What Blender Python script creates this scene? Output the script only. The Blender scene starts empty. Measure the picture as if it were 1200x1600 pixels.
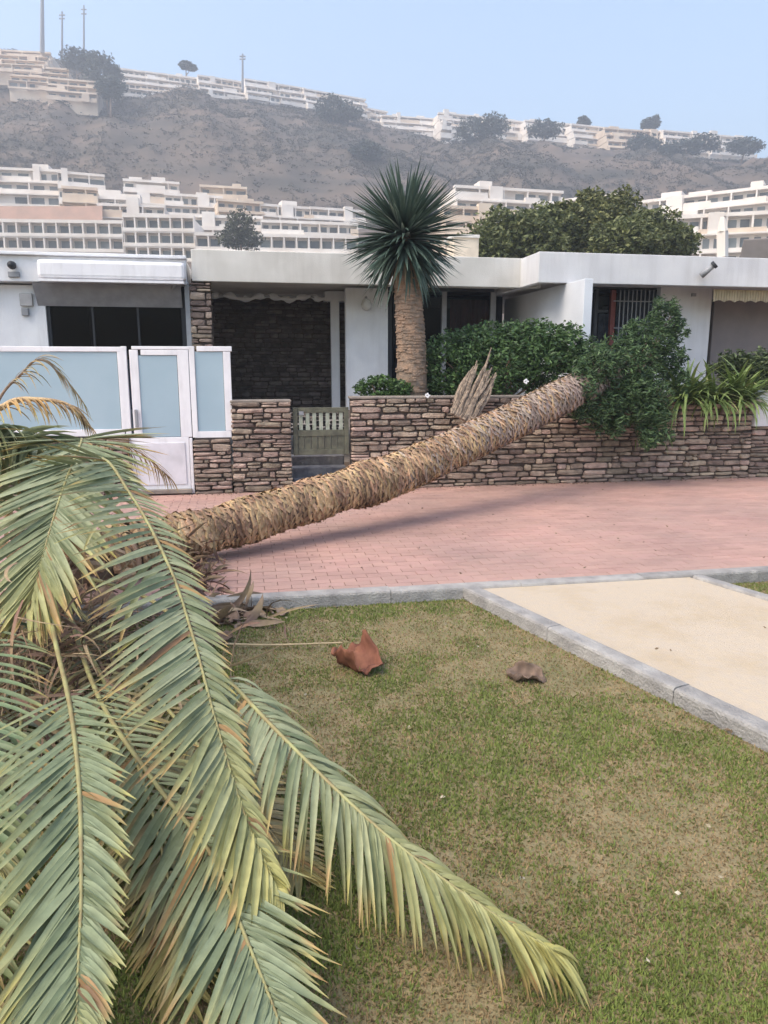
import bpy, math, random
import numpy as np
from mathutils import Vector, Matrix, noise
random.seed(7); rng = np.random.default_rng(11)
PI = math.pi
SC = bpy.context.scene
COL = SC.collection

# ------------------------------------------------------------------ camera
CAM_H = 1.6; PITCH = math.radians(11.0); F = 1156.0          # focal length in pixels of the 1200x1600 photo
cd = bpy.data.cameras.new('camera'); cam = bpy.data.objects.new('camera', cd); COL.objects.link(cam)
cd.sensor_fit = 'VERTICAL'; cd.sensor_height = 36.0; cd.lens = 36.0 * F / 1600.0
cd.clip_start = 0.05; cd.clip_end = 6000
cam.location = (0, 0, CAM_H); cam.rotation_euler = (PI/2 - PITCH, 0, 0)
SC.camera = cam
# ------------------------------------------------------------------ sky, sun, exposure
SUN_EL = math.radians(54); SUN_AZ = math.radians(236)        # azimuth clockwise from +Y
w = bpy.data.worlds.new('World'); SC.world = w; w.use_nodes = True
wn = w.node_tree.nodes; wl = w.node_tree.links
sky = wn.new('ShaderNodeTexSky'); sky.sky_type = 'NISHITA'; sky.sun_disc = False
sky.sun_elevation = SUN_EL; sky.sun_rotation = SUN_AZ
sky.air_density = 1.3; sky.dust_density = 3.0; sky.ozone_density = 1.0
bg = wn['Background']; wl.new(sky.outputs[0], bg.inputs[0]); bg.inputs[1].default_value = 0.15
sd = bpy.data.lights.new('sun', 'SUN'); sun = bpy.data.objects.new('sun', sd); COL.objects.link(sun)
sd.energy = 1.3; sd.angle = math.radians(40); sd.color = (1.0, 0.86, 0.67)
sv = Vector((math.sin(SUN_AZ)*math.cos(SUN_EL), math.cos(SUN_AZ)*math.cos(SUN_EL), math.sin(SUN_EL)))
sun.rotation_euler = (-sv).to_track_quat('-Z', 'Y').to_euler()
SC.view_settings.view_transform = 'Standard'; SC.view_settings.look = 'None'
SC.view_settings.exposure = 1.24; SC.view_settings.gamma = 1.0
SC.view_settings.use_curve_mapping = False
SC.render.engine = 'CYCLES'

# ------------------------------------------------------------------ measuring
cp, sp = math.cos(PITCH), math.sin(PITCH)
def ray(px, py):
    a, b = (px-600)/F, (800-py)/F
    return Vector((a, cp + b*sp, -sp + b*cp))
def at_y(px, py, Y): d = ray(px, py); k = Y/d.y; return Vector((d.x*k, Y, CAM_H + d.z*k))
def at_z(px, py, z): d = ray(px, py); k = (z-CAM_H)/d.z; return Vector((d.x*k, d.y*k, z))
TH = math.radians(10.6)                                       # the street runs 10.6 degrees off the picture plane
E1 = Vector((math.cos(TH), math.sin(TH), 0)); E2 = Vector((-math.sin(TH), math.cos(TH), 0))
def S(s, t, z): return E1*s + E2*t + Vector((0, 0, z))        # street frame: along, across, up
def at_t(px, py, t):
    d = ray(px, py); k = t/d.dot(E2); p = d*k
    return p.dot(E1), CAM_H + p.z
def sx(px, t, py=577): return at_t(px, py, t)[0]
def zy(px, py, t): return at_t(px, py, t)[1]

# ------------------------------------------------------------------ materials
MATS = {}
def mat(name, c1, c2=None, scale=6.0, rough=0.85, bump=0.0, bscale=None, rnd=0.0, spec=0.3, vcol=False, metal=0.0, transl=0.0, detail=4, grime=0.0, gscale=(1, 1, 1), gcol=(.45, .42, .38)):
    if name in MATS: return MATS[name]
    m = bpy.data.materials.new(name); m.use_nodes = True; N = m.node_tree.nodes; L = m.node_tree.links
    b = N['Principled BSDF']; b.inputs['Roughness'].default_value = rough
    b.inputs['Specular IOR Level'].default_value = spec; b.inputs['Metallic'].default_value = metal
    geo = N.new('ShaderNodeNewGeometry')
    nz = N.new('ShaderNodeTexNoise'); nz.inputs['Scale'].default_value = scale; nz.inputs['Detail'].default_value = detail
    L.new(geo.outputs['Position'], nz.inputs['Vector'])
    mx = N.new('ShaderNodeMix'); mx.data_type = 'RGBA'
    c2 = c2 or tuple(x*0.78 for x in c1)
    mp = N.new('ShaderNodeMapRange'); mp.inputs[1].default_value = 0.34; mp.inputs[2].default_value = 0.66
    L.new(nz.outputs[0], mp.inputs[0]); L.new(mp.outputs[0], mx.inputs[0])
    if vcol:
        at = N.new('ShaderNodeAttribute'); at.attribute_name = 'Col'
        ml = N.new('ShaderNodeMix'); ml.data_type = 'RGBA'; ml.blend_type = 'MULTIPLY'; ml.inputs[0].default_value = 1
        mx.inputs[6].default_value = (1, 1, 1, 1); mx.inputs[7].default_value = (0.8, 0.8, 0.78, 1)
        L.new(at.outputs[0], ml.inputs[6]); L.new(mx.outputs[2], ml.inputs[7]); out = ml.outputs[2]
    else:
        mx.inputs[6].default_value = (*c1, 1); mx.inputs[7].default_value = (*c2, 1); out = mx.outputs[2]
    if rnd:
        oi = N.new('ShaderNodeObjectInfo'); ad = N.new('ShaderNodeMath'); ad.operation = 'ADD'
        fr = N.new('ShaderNodeMath'); fr.operation = 'FRACT'
        L.new(oi.outputs['Random'], ad.inputs[0]); L.new(geo.outputs['Random Per Island'], ad.inputs[1]); L.new(ad.outputs[0], fr.inputs[0])
        r2 = N.new('ShaderNodeMapRange'); r2.inputs[3].default_value = 1-rnd; r2.inputs[4].default_value = 1+rnd
        L.new(fr.outputs[0], r2.inputs[0])
        m7 = N.new('ShaderNodeMath'); m7.operation = 'MULTIPLY'; m7.inputs[1].default_value = 7.31; L.new(fr.outputs[0], m7.inputs[0])
        f7 = N.new('ShaderNodeMath'); f7.operation = 'FRACT'; L.new(m7.outputs[0], f7.inputs[0])
        r3 = N.new('ShaderNodeMapRange'); r3.inputs[3].default_value = 0.5 - rnd*0.05; r3.inputs[4].default_value = 0.5 + rnd*0.05
        L.new(f7.outputs[0], r3.inputs[0])
        hs = N.new('ShaderNodeHueSaturation'); L.new(r2.outputs[0], hs.inputs['Value']); L.new(r3.outputs[0], hs.inputs['Hue'])
        L.new(out, hs.inputs['Color']); out = hs.outputs[0]
    if grime:
        gm = N.new('ShaderNodeMapping'); gm.inputs['Scale'].default_value = gscale; L.new(geo.outputs['Position'], gm.inputs[0])
        gn = N.new('ShaderNodeTexNoise'); gn.inputs['Scale'].default_value = 1.0; gn.inputs['Detail'].default_value = 10; gn.inputs['Roughness'].default_value = .65; L.new(gm.outputs[0], gn.inputs['Vector'])
        gr = N.new('ShaderNodeMapRange'); gr.inputs[1].default_value = .48; gr.inputs[2].default_value = .72; gr.inputs[4].default_value = grime; L.new(gn.outputs[0], gr.inputs[0])
        gx_ = N.new('ShaderNodeMix'); gx_.data_type = 'RGBA'; gx_.blend_type = 'MULTIPLY'; gx_.inputs[7].default_value = (*gcol, 1)
        L.new(gr.outputs[0], gx_.inputs[0]); L.new(out, gx_.inputs[6]); out = gx_.outputs[2]
    L.new(out, b.inputs['Base Color'])
    if bump:
        n2 = N.new('ShaderNodeTexNoise'); n2.inputs['Scale'].default_value = bscale or scale*5; n2.inputs['Detail'].default_value = 6
        L.new(geo.outputs['Position'], n2.inputs['Vector'])
        bp = N.new('ShaderNodeBump'); bp.inputs['Strength'].default_value = min(1, bump); bp.inputs['Distance'].default_value = 0.02
        L.new(n2.outputs[0], bp.inputs['Height']); L.new(bp.outputs[0], b.inputs['Normal'])
    if transl:
        tr = N.new('ShaderNodeBsdfTranslucent'); L.new(out, tr.inputs[0])
        ms = N.new('ShaderNodeMixShader'); ms.inputs[0].default_value = transl
        L.new(b.outputs[0], ms.inputs[1]); L.new(tr.outputs[0], ms.inputs[2]); L.new(ms.outputs[0], N['Material Output'].inputs[0])
    MATS[name] = m; return m
def glassmat(name, tint=(0.6, 0.64, 0.7), gl=0.0):
    m = bpy.data.materials.new(name); m.use_nodes = True; N = m.node_tree.nodes; L = m.node_tree.links
    t = N.new('ShaderNodeBsdfTransparent'); t.inputs[0].default_value = (*tint, 1)
    g = N.new('ShaderNodeBsdfGlossy'); g.inputs[1].default_value = 0.03
    ms = N.new('ShaderNodeMixShader'); fr = N.new('ShaderNodeFresnel'); fr.inputs[0].default_value = 1.13
    ad = N.new('ShaderNodeMath'); ad.operation = 'ADD'; ad.inputs[1].default_value = gl*0.3; L.new(fr.outputs[0], ad.inputs[0])
    L.new(ad.outputs[0], ms.inputs[0]); L.new(t.outputs[0], ms.inputs[1]); L.new(g.outputs[0], ms.inputs[2]); L.new(ms.outputs[0], N['Material Output'].inputs[0])
    return m
M_white = mat('white_paint', (0.74, 0.75, 0.77), (0.66, 0.67, 0.70), 3, bump=0.25, bscale=60, grime=.22, gscale=(5, 5, .5))
M_cream = mat('cream_render', (0.66, 0.64, 0.60), (0.57, 0.55, 0.51), 2.5, bump=0.25, bscale=70, grime=.22, gscale=(5, 5, .5))
M_offw = mat('offwhite_render', (0.66, 0.66, 0.67), (0.58, 0.58, 0.60), 2.0, bump=0.2, bscale=70, grime=.22, gscale=(5, 5, .5))
M_pvc = mat('white_frame_metal', (0.80, 0.79, 0.81), (0.74, 0.73, 0.76), 4, rough=0.35, spec=0.5, grime=.3, gscale=(6, 6, 1.5))
M_frost = mat('frosted_glass', (0.36, 0.47, 0.54), (0.32, 0.43, 0.50), 1.5, rough=0.22, spec=0.6)
M_stone = mat('wall_stone', (0.38, 0.29, 0.23), (0.21, 0.16, 0.13), 9, bump=0.9, bscale=45, rnd=0.42)
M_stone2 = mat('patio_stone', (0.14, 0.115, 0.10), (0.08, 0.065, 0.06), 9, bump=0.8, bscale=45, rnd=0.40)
M_mortar = mat('dark_mortar', (0.10, 0.075, 0.06), (0.06, 0.045, 0.04), 14, bump=0.6)
M_cap = mat('mortar_cap', (0.28, 0.24, 0.20), (0.20, 0.17, 0.15), 8, bump=0.6)
M_paver = mat('red_paver', (0.45, 0.275, 0.23), (0.37, 0.245, 0.21), .9, bump=0.4, bscale=120, rnd=0.06, detail=9, grime=.55, gscale=(.9, 2.2, 1), gcol=(.6, .56, .6))
M_joint = mat('paver_joint', (0.34, 0.22, 0.19), (0.28, 0.185, 0.165), 10)
M_kerb = mat('kerb_concrete', (0.37, 0.355, 0.335), (0.24, 0.23, 0.22), 7, bump=0.7, bscale=70, rnd=0.10, detail=8)
M_path = mat('cream_path', (0.52, 0.43, 0.32), (0.49, 0.415, 0.33), 30, bump=0.5, bscale=150, detail=10, grime=.55, gscale=(1.6, 1.6, 1), gcol=(.78, .68, .48))
M_soil = mat('lawn_soil', (0.25, 0.20, 0.11), (0.17, 0.155, 0.075), 7, bump=0.6, bscale=60)
M_earth = mat('planter_earth', (0.10, 0.07, 0.05), None, 8, bump=0.6)
M_grass = mat('grass_blades', (1, 1, 1), vcol=True, rough=0.6, transl=0.25)
M_leaf = mat('leaf_green', (1, 1, 1), vcol=True, rough=0.5, spec=0.35, transl=0.18, scale=12)
M_frond = mat('palm_leaflet', (1, 1, 1), vcol=True, rough=0.5, spec=0.3, transl=0.15, scale=25)
M_dry = mat('dry_fibre', (1, 1, 1), vcol=True, rough=0.8, transl=0.1, scale=30)
M_rachis = mat('frond_rib', (0.32, 0.32, 0.14), (0.24, 0.19, 0.09), 12, rough=0.5)
M_bark = mat('palm_bark', (0.60, 0.415, 0.24), (0.26, 0.165, 0.105), 5, bump=0.9, bscale=70, rnd=0.30, detail=8)
M_barkd = mat('palm_bark_core', (0.15, 0.10, 0.07), None, 14, bump=0.8)
M_ybark = mat('yucca_bark', (0.33, 0.22, 0.15), (0.20, 0.155, 0.12), 9, bump=0.9, bscale=35)
M_wood = mat('weathered_green_wood', (0.14, 0.14, 0.10), (0.085, 0.085, 0.065), 12, bump=0.5)
M_grey = mat('grey_metal', (0.30, 0.31, 0.33), None, 6, rough=0.45)
M_dark = mat('dark_frame', (0.035, 0.038, 0.045), None, 6, rough=0.5)
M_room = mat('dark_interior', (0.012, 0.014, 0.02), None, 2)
M_awn = mat('awning_cloth', (0.30, 0.30, 0.32), None, 6)
M_pane = glassmat('window_glass')
M_taupe = mat('taupe_blind', (0.21, 0.185, 0.18), (0.18, 0.16, 0.16), 3)
M_beige = mat('beige_fringe', (0.52, 0.44, 0.30), None, 9)
M_red = mat('red_cloth', (0.22, 0.07, 0.06), None, 9)
M_curt = mat('grey_curtain', (0.34, 0.33, 0.33), (0.22, 0.22, 0.23), 14)
M_bwall = mat('far_white_wall', (0.84, 0.79, 0.73), (0.74, 0.67, 0.60), 0.25)
M_bwarm = mat('far_cream_wall', (0.76, 0.64, 0.50), (0.62, 0.50, 0.39), 0.25)
M_bpink = mat('far_terracotta', (0.42, 0.27, 0.21), (0.34, 0.23, 0.18), 0.4)
M_bwin = mat('far_window', (0.13, 0.15, 0.155), (0.22, 0.24, 0.24), 0.35, rough=0.5, rnd=0.4)
M_hill = mat('dry_hillside', (0.165, 0.122, 0.092), (0.062, 0.056, 0.045), 0.06, bump=0.8, bscale=0.45, detail=12)
_n = M_hill.node_tree.nodes; _l = M_hill.node_tree.links            # rock strata: the noise is squashed flat
_mp = _n.new('ShaderNodeMapping'); _mp.inputs['Scale'].default_value = (.45, .45, 2.6); _g = [x for x in _n if x.type == 'NEW_GEOMETRY'][0]; _l.new(_g.outputs['Position'], _mp.inputs[0])
_l.new(_mp.outputs[0], [x for x in _n if x.type == 'TEX_NOISE'][0].inputs['Vector'])

# ------------------------------------------------------------------ object helpers
def tag(o, label=None, cat=None, group=None, kind=None):
    if label: o['label'] = label
    if cat: o['category'] = cat
    if group: o['group'] = group
    if kind: o['kind'] = kind
    return o
def link(o, parent=None):
    COL.objects.link(o)
    if parent: o.parent = parent
    return o
def thing(name, label, cat, loc, group=None):
    o = bpy.data.objects.new(name, None); o.location = loc; o.empty_display_size = 0.2
    link(o); return tag(o, label, cat, group)
def wloc(o):
    v = Vector((0, 0, 0))
    while o is not None: v += o.location; o = o.parent
    return v
class MB:
    """collects geometry in world coordinates; build() makes one mesh object"""
    def __init__(s): s.v = []; s.f = []
    def quadbox(s, c):           # c: 8 corners, bottom 4 then top 4
        n = len(s.v); s.v += [tuple(p) for p in c]
        s.f += [tuple(n+i for i in q) for q in ((3,2,1,0),(4,5,6,7),(0,1,5,4),(1,2,6,5),(2,3,7,6),(3,0,4,7))]; return s
    def sbox(s, s0, s1, t0, t1, z0, z1):   # box in the street frame
        return s.quadbox([S(a, b, z) for z in (z0, z1) for a, b in ((s0,t0),(s1,t0),(s1,t1),(s0,t1))])
    def pbox(s, px0, py0, px1, py1, t, dep):   # street box whose front face is at depth t, measured off the photo
        pm = (px0+px1)/2
        z0, z1 = zy(pm, py1, t), zy(pm, py0, t); ym = (py0+py1)/2
        return s.sbox(sx(px0, t, ym), sx(px1, t, ym), t, t+dep, z0, z1)
    def tube(s, pts, rad, n=8, cap=True):
        base = len(s.v); pts = [Vector(p) for p in pts]; k = len(pts)
        if not hasattr(rad, '__len__'): rad = [rad]*k
        ee = (pts[-1]-pts[0]).normalized(); ref = Vector((0, 1, 0)) if abs(ee.z) > .8 else Vector((0, 0, 1))
        for i, p in enumerate(pts):
            d = (pts[min(i+1, k-1)] - pts[max(i-1, 0)]).normalized()
            u = d.cross(ref); u = Vector((1, 0, 0)) if u.length < 1e-3 else u.normalized()
            v = d.cross(u)
            for j in range(n):
                a = 2*PI*j/n; s.v.append(tuple(p + (u*math.cos(a) + v*math.sin(a))*rad[i]))
        for i in range(k-1):
            for j in range(n):
                a = base+i*n+j; b = base+i*n+(j+1) % n; s.f.append((a, b, b+n, a+n))
        if cap: s.f.append(tuple(base+j for j in range(n))[::-1]); s.f.append(tuple(base+(k-1)*n+j for j in range(n)))
        return s
    def build(s, name, m, parent=None, smooth=False, bevel=0.0):
        off = wloc(parent) if parent else (sum((Vector(v) for v in s.v), Vector())/max(1, len(s.v)))
        me = bpy.data.meshes.new(name)
        me.from_pydata([tuple(Vector(v)-off) for v in s.v], [], s.f); me.materials.append(m)
        if smooth: me.polygons.foreach_set('use_smooth', [True]*len(me.polygons))
        o = bpy.data.objects.new(name, me); link(o, parent)
        if not parent: o.location = off
        if bevel:
            b = o.modifiers.new('bevel', 'BEVEL'); b.width = bevel; b.segments = 2; b.limit_method = 'ANGLE'
        return o
def np_obj(name, V, Fc, m, parent=None, col=None, smooth=False, origin=None):
    V = np.asarray(V, dtype=np.float32); Fc = np.asarray(Fc, dtype=np.int32)
    off = wloc(parent) if parent else Vector((0, 0, 0))
    if origin is not None: off = off + (origin - off)
    V = V - np.array(off, dtype=np.float32)
    me = bpy.data.meshes.new(name); me.vertices.add(len(V)); me.vertices.foreach_set('co', V.ravel())
    k = Fc.shape[1]; me.loops.add(Fc.size); me.loops.foreach_set('vertex_index', Fc.ravel())
    me.polygons.add(len(Fc)); me.polygons.foreach_set('loop_start', np.arange(0, Fc.size, k, dtype=np.int32))
    me.polygons.foreach_set('loop_total', np.full(len(Fc), k, dtype=np.int32))
    me.polygons.foreach_set('use_smooth', np.full(len(Fc), bool(smooth)))
    me.update(calc_edges=True)
    if col is not None:
        ca = me.color_attributes.new('Col', 'FLOAT_COLOR', 'POINT')
        c4 = np.ones((len(V), 4), dtype=np.float32); c4[:, :3] = col; ca.data.foreach_set('color', c4.ravel())
    me.materials.append(m); o = bpy.data.objects.new(name, me); link(o, parent)
    if origin is not None: o.location = origin - (wloc(parent) if parent else Vector((0, 0, 0)))
    return o
def inst(name, me, parent, loc, rot=None, scale=(1, 1, 1), M=None):
    o = bpy.data.objects.new(name, me); link(o, parent)
    off = wloc(parent) if parent else Vector((0, 0, 0))
    if M is not None:
        M = M.copy(); M.translation = M.translation - off; o.matrix_local = M
    else:
        o.location = Vector(loc) - off; o.rotation_euler = rot or (0, 0, 0); o.scale = scale
    return o
def catmull(P, n):
    P = [Vector(p) for p in P]; P = [P[0]*2-P[1]] + P + [P[-1]*2-P[-2]]; out = []
    m = len(P)-3
    for i in range(n):
        u = i/(n-1)*m; k = min(int(u), m-1); f = u-k; a, b, c, d = P[k:k+4]
        out.append(0.5*((2*b) + (c-a)*f + (2*a-5*b+4*c-d)*f*f + (3*b-a-3*c+d)*f**3))
    return out

# ------------------------------------------------------------------ setting: the ground near by
LAWN_Z = -0.085
def sheet(name, pts, z, m, thick=0.0):
    mb = MB(); n = len(pts)
    mb.v = [(p[0], p[1], z) for p in pts]; mb.f = [tuple(range(n))]
    return tag(mb.build(name, m), kind='structure')
P_l0, P_l1 = at_z(741, 914, 0), at_z(1200, 1126, 0)            # left edge of the cream path
P_r0, P_r1 = at_z(1082, 901, 0), at_z(1200, 936, 0)
dl = (P_l1-P_l0).normalized(); dr = dl.copy()
P_l2 = P_l0 + dl*9; P_r2 = P_r0 + dr*9
KT = 5.07                                                       # street depth of the kerb's lawn side
def xy(v): return (v.x, v.y)
sheet('lawn_ground', [xy(S(-14, -10, 0)), xy(S(16, -10, 0)), xy(S(16, KT+0.05, 0)), xy(S(-14, KT+0.05, 0))], LAWN_Z, M_soil)
sheet('path', [xy(P_l0+dl*-0.05), xy(P_l2), xy(P_r2), xy(P_r0+dr*-0.05)], -0.012, M_path)
sheet('road_bed', [xy(S(-14, KT, 0)), xy(S(20, KT, 0)), xy(S(20, 9.9, 0)), xy(S(-14, 9.9, 0))], -0.014, M_joint)
sheet('terrace_ground', [xy(S(-14, 9.85, 0)), xy(S(20, 9.85, 0)), xy(S(20, 24, 0)), xy(S(-14, 24, 0))], -0.004, M_cap)
# kerbs
def kerb(p0, p1, wdt, z0, z1, side, name='kerb'):
    d = (p1-p0); L_ = d.length; d.normalize(); n_ = Vector((-d.y, d.x, 0))*side
    k0 = tag(MB().quadbox([p0+d*0+n_*0.012+Vector((0,0,z0-.02)), p1+n_*0.012+Vector((0,0,z0-.02)), p1+n_*(wdt-.012)+Vector((0,0,z0-.02)), p0+n_*(wdt-.012)+Vector((0,0,z0-.02)),
                           p0+n_*0.012+Vector((0,0,z1-.015)), p1+n_*0.012+Vector((0,0,z1-.015)), p1+n_*(wdt-.012)+Vector((0,0,z1-.015)), p0+n_*(wdt-.012)+Vector((0,0,z1-.015))]).build(name, M_mortar), kind='structure')
    x = 0.0; i = 0
    while x < L_ - 0.05:
        l = min(1.0, L_-x); a = p0+d*(x+0.002)+n_*random.uniform(-.004, .004); b = p0+d*(x+l-0.002)+n_*random.uniform(-.004, .004); dz = random.uniform(-.004, .004)
        mb = MB(); c = []
        for z, ins in ((z0, 0), (z1+dz-0.018, 0), (z1+dz-0.005, 0.006), (z1+dz, 0.02)):
            c.append([a+n_*ins+Vector((0,0,z)), b+n_*ins+Vector((0,0,z)), b+n_*(wdt-ins)+Vector((0,0,z)), a+n_*(wdt-ins)+Vector((0,0,z))])
        for q in c: mb.v += [tuple(p) for p in q]
        for r in range(3):
            for j in range(4): A = r*4+j; B = r*4+(j+1) % 4; mb.f.append((A, B, B+4, A+4))
        mb.f.append((12, 13, 14, 15)); mb.build('kerb_stone', M_kerb, k0); x += l; i += 1
    return k0
kerb(S(-6, KT, 0), S(10, KT, 0), 0.13, LAWN_Z-0.03, 0.012, 1)
kerb(P_l0 - dl*0.0, P_l2, 0.12, LAWN_Z-0.03, 0.006, -1)
kerb(P_r0 + dl*0.0, P_r2, 0.10, LAWN_Z-0.03, 0.008, 1)
# pavers
pm = MB(); h = 0.5
ring = [(-.5,-.5),(.5,-.5),(.5,.5),(-.5,.5)]
pm.v = [(x, y, -.5) for x, y in ring] + [(x, y, .3) for x, y in ring] + [(x*.985, y*.97, .5) for x, y in ring]
for r in (0, 4):
    for j in range(4): pm.f.append((r+j, r+(j+1) % 4, r+(j+1) % 4+4, r+j+4))
pm.f.append((8, 9, 10, 11))
pme = bpy.data.meshes.new('paver'); pme.from_pydata(pm.v, [], pm.f); pme.materials.append(M_paver)
road = tag(thing('road', None, None, S(0, 7.4, 0)), kind='structure')
PLn, PWd = 0.20, 0.10
fv = []; ff = []; count = 0; row = 0; t = KT+0.13+PWd/2; cells = []
while t < 9.78:
    s = -4.5 + (row % 2)*PLn/2
    while s < 8.0:
        cells.append((s, t)); s += PLn
    t += PWd; row += 1
pv = np.array(pm.v)
vis = sorted([c for c in cells if 330 < (600+F*S(c[0], c[1], 0).x/(S(c[0], c[1], 0).y*cp+CAM_H*sp)) < 1200], key=lambda c: c[1])
near = set(vis[:300])
for (s, t) in cells:
    z = -0.012 + random.uniform(-.0015, .0015)
    if (s, t) in near:
        inst('paver', pme, road, S(s, t, z), (random.uniform(-.006, .006), random.uniform(-.006, .006), TH + random.uniform(-.01, .01)), (PLn-.0035, PWd-.0035, .022))
    else:
        q = pv*np.array([PLn-.0035, PWd-.0035, .022]); c_, s_ = math.cos(TH), math.sin(TH); P0 = S(s, t, z)
        g = np.stack([q[:,0]*c_-q[:,1]*s_+P0.x, q[:,0]*s_+q[:,1]*c_+P0.y, q[:,2]+P0.z], 1)
        n = count*12; fv.append(g); ff.append(np.array(pm.f)+n); count += 1
tag(np_obj('paver_field', np.concatenate(fv), np.concatenate(ff), M_paver, road), kind='stuff')

# ------------------------------------------------------------------ dry stone walls
def stone_mesh(i):
    r = random.Random(100+i); n = 10; v = []; f = []
    def ringp(k, y, shr):
        for j in range(n):
            c, s_ = RECT[j]; v.append((c*shr*jj[j], y + (r.uniform(-.06, .06) if k == 2 else 0), s_*(shr if k < 2 else shr*.92)*jk[j]))
    jj = [r.uniform(.88, 1.03) for _ in range(n)]; jk = [r.uniform(.80, 1.04) for _ in range(n)]
    RECT = [(-.48, -.42), (-.2, -.5), (.15, -.5), (.46, -.44), (.5, .05), (.47, .44), (.1, .5), (-.2, .49), (-.45, .45), (-.5, 0)]
    ringp(0, 0.5, 1.0); ringp(1, -0.30, 1.0); ringp(2, -0.47, 0.88)
    v.append((0, -0.5, 0))
    for k in (0, 1):
        for j in range(n): a = k*n+j; b = k*n+(j+1) % n; f.append((a, b, b+n, a+n))
    for j in range(n): f.append((2*n+j, 2*n+(j+1) % n, 3*n))
    me = bpy.data.meshes.new('stone'); me.from_pydata(v, [], f); return me, v, f
STONES = []
for i in range(9):
    me, v, f = stone_mesh(i); me.materials.append(M_stone)
    STONES.append((me, np.array(v), f))
class Joined:
    def __init__(s): s.V = []; s.T = []; s.n = 0
    def add(s, v, faces):
        s.V.append(v)
        for f in faces:
            if len(f) == 4: s.T += [(f[0]+s.n, f[1]+s.n, f[2]+s.n), (f[0]+s.n, f[2]+s.n, f[3]+s.n)]
            else: s.T.append((f[0]+s.n, f[1]+s.n, f[2]+s.n))
        s.n += len(v)
    def build(s, name, m, parent=None, col=None): return np_obj(name, np.concatenate(s.V), np.array(s.T), m, parent)
def stones(parent, s0, s1, z0, z1, t, limit=300, mtl=M_stone, hmin=.035, hmax=.095, lmin=.09, lmax=.42, frame=None):
    """courses of irregular flat stones, proud of the mortar core by 2 to 5 cm"""
    fr = frame or (lambda s, t_, z: S(s, t_, z)); J = Joined(); n_ = 0
    z = z0; cs = []
    while z < z1 - 0.02:
        h_ = min(random.uniform(hmin, hmax), z1-z); 
        if z1-z-h_ < .03: h_ = z1-z
        s = s0
        while s < s1 - .01:
            l = min(random.uniform(lmin, lmax)*random.choice((.6, 1, 1)), s1-s)
            if s1-s-l < .07: l = s1-s
            zz = z + random.uniform(-.008, .008); hh = h_*random.uniform(.85, 1.05)
            if random.random() < .12 and h_ > .06:
                cs.append((s, l, z, h_*.5)); cs.append((s, l, z+h_*.5, h_*.5))
            else: cs.append((s, l, zz, hh))
            s += l
        z += h_
    order = sorted(range(len(cs)), key=lambda i: -cs[i][1]*cs[i][3])
    big = set(order[:limit])
    for i, (s, l, z, h_) in enumerate(cs):
        me, v, f = random.choice(STONES); dep = .12; tt = t + random.uniform(-.012, .014) + dep/2
        rot = (random.uniform(-.05, .05), random.uniform(-.04, .04), TH + random.uniform(-.06, .06)); sc = (l*1.0-.008, dep, h_-.006)
        P = fr(s+l/2, tt, z+h_/2)
        if i in big:
            o = inst('stone', me, parent, P, rot, sc)
            if mtl is not M_stone: o.material_slots[0].link = 'OBJECT'; o.material_slots[0].material = mtl
        else:
            Mx = Matrix.LocRotScale(P, None, None) @ Matrix.Rotation(TH, 4, 'Z') @ Matrix.Diagonal((*sc, 1))
            q = np.array([tuple(Mx @ Vector(p)) for p in v]); J.add(q, f)
    if J.n: tag(J.build('small_stones', mtl, parent), kind='stuff')
TW = 9.72                                                       # street depth of the garden wall's face
def garden_wall(label, px0, px1, pyt, z0=-.02, steps=None, cap=True, s1=None, dz=0.0):
    s0_ = sx(px0, TW, 700); s1_ = s1 if s1 is not None else sx(px1, TW, 700); zt = zy((px0+px1)/2, pyt, TW) if pyt > 10 else pyt
    w_ = thing('stone_wall', label, 'wall', S((s0_+s1_)/2, TW, 0))
    MB().sbox(s0_+.02, s1_-.02, TW+.045, TW+.30, z0, zt-.01).build('mortar_core', M_mortar, w_)
    stones(w_, s0_, s1_, 0.0, zt, TW)
    if cap: MB().sbox(s0_, s1_, TW+.015, TW+.31, zt-.01, zt+.022).build('coping', M_cap, w_, bevel=.01)
    return s0_, s1_, zt
a = garden_wall('low brown stone wall under the wide frosted glass panel, left of the white door', -160, 204, 686, cap=False)
b = garden_wall('short brown stone wall stepping up from the narrow glass panel to the wooden gate', 301, 362, 686, cap=False)
c = garden_wall('chest-high block of flat brown stones left of the wooden gate', 362, 457, 628)
WALL_Z = 1.21
d_ = garden_wall('long brown dry stone garden wall with plants over it and the palm fallen across', 549, 1230, WALL_Z, s1=sx(1186, TW))
print('walls', a, b, c, d_)
rw = thing('stone_wall', 'dark lower stretch of stone wall under the white box at the right edge', 'wall', S(d_[1]+.4, TW, 0))
MB().sbox(d_[1]+.02, d_[1]+.9, TW+.06, TW+.4, 0, .75).build('mortar_core', M_mortar, rw); stones(rw, d_[1]+.01, d_[1]+.9, 0, .75, TW+.015)
tag(MB().sbox(d_[1]+.0, d_[1]+.75, TW-.02, TW+.42, .76, zy(1194, 611, TW)).build('meter_box', M_white, bevel=.01), 'white cabinet at the right-hand end of the stone wall', 'cabinet')
# steps behind the wooden gate
sg0, sg1 = c[1], d_[0]
st = thing('stone_steps', 'dark grey stone steps below the small wooden gate', 'steps', S((sg0+sg1)/2, TW+.3, 0))
for i in range(3): MB().sbox(sg0+.01, sg1-.01, TW+.10+.28*i, TW+.36+.28*i, 0, .13*(i+1)).build('step', mat('step_stone', (.20, .20, .21), (.10, .10, .12), 8, bump=.7), st, bevel=.015)
tag(MB().sbox(sg0+.005, sg1-.005, TW-.12, TW+.08, 0, .055).build('doorstep', M_cap, bevel=.015), 'pale stone slab on the paving below the wooden gate', 'doorstep')
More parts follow.
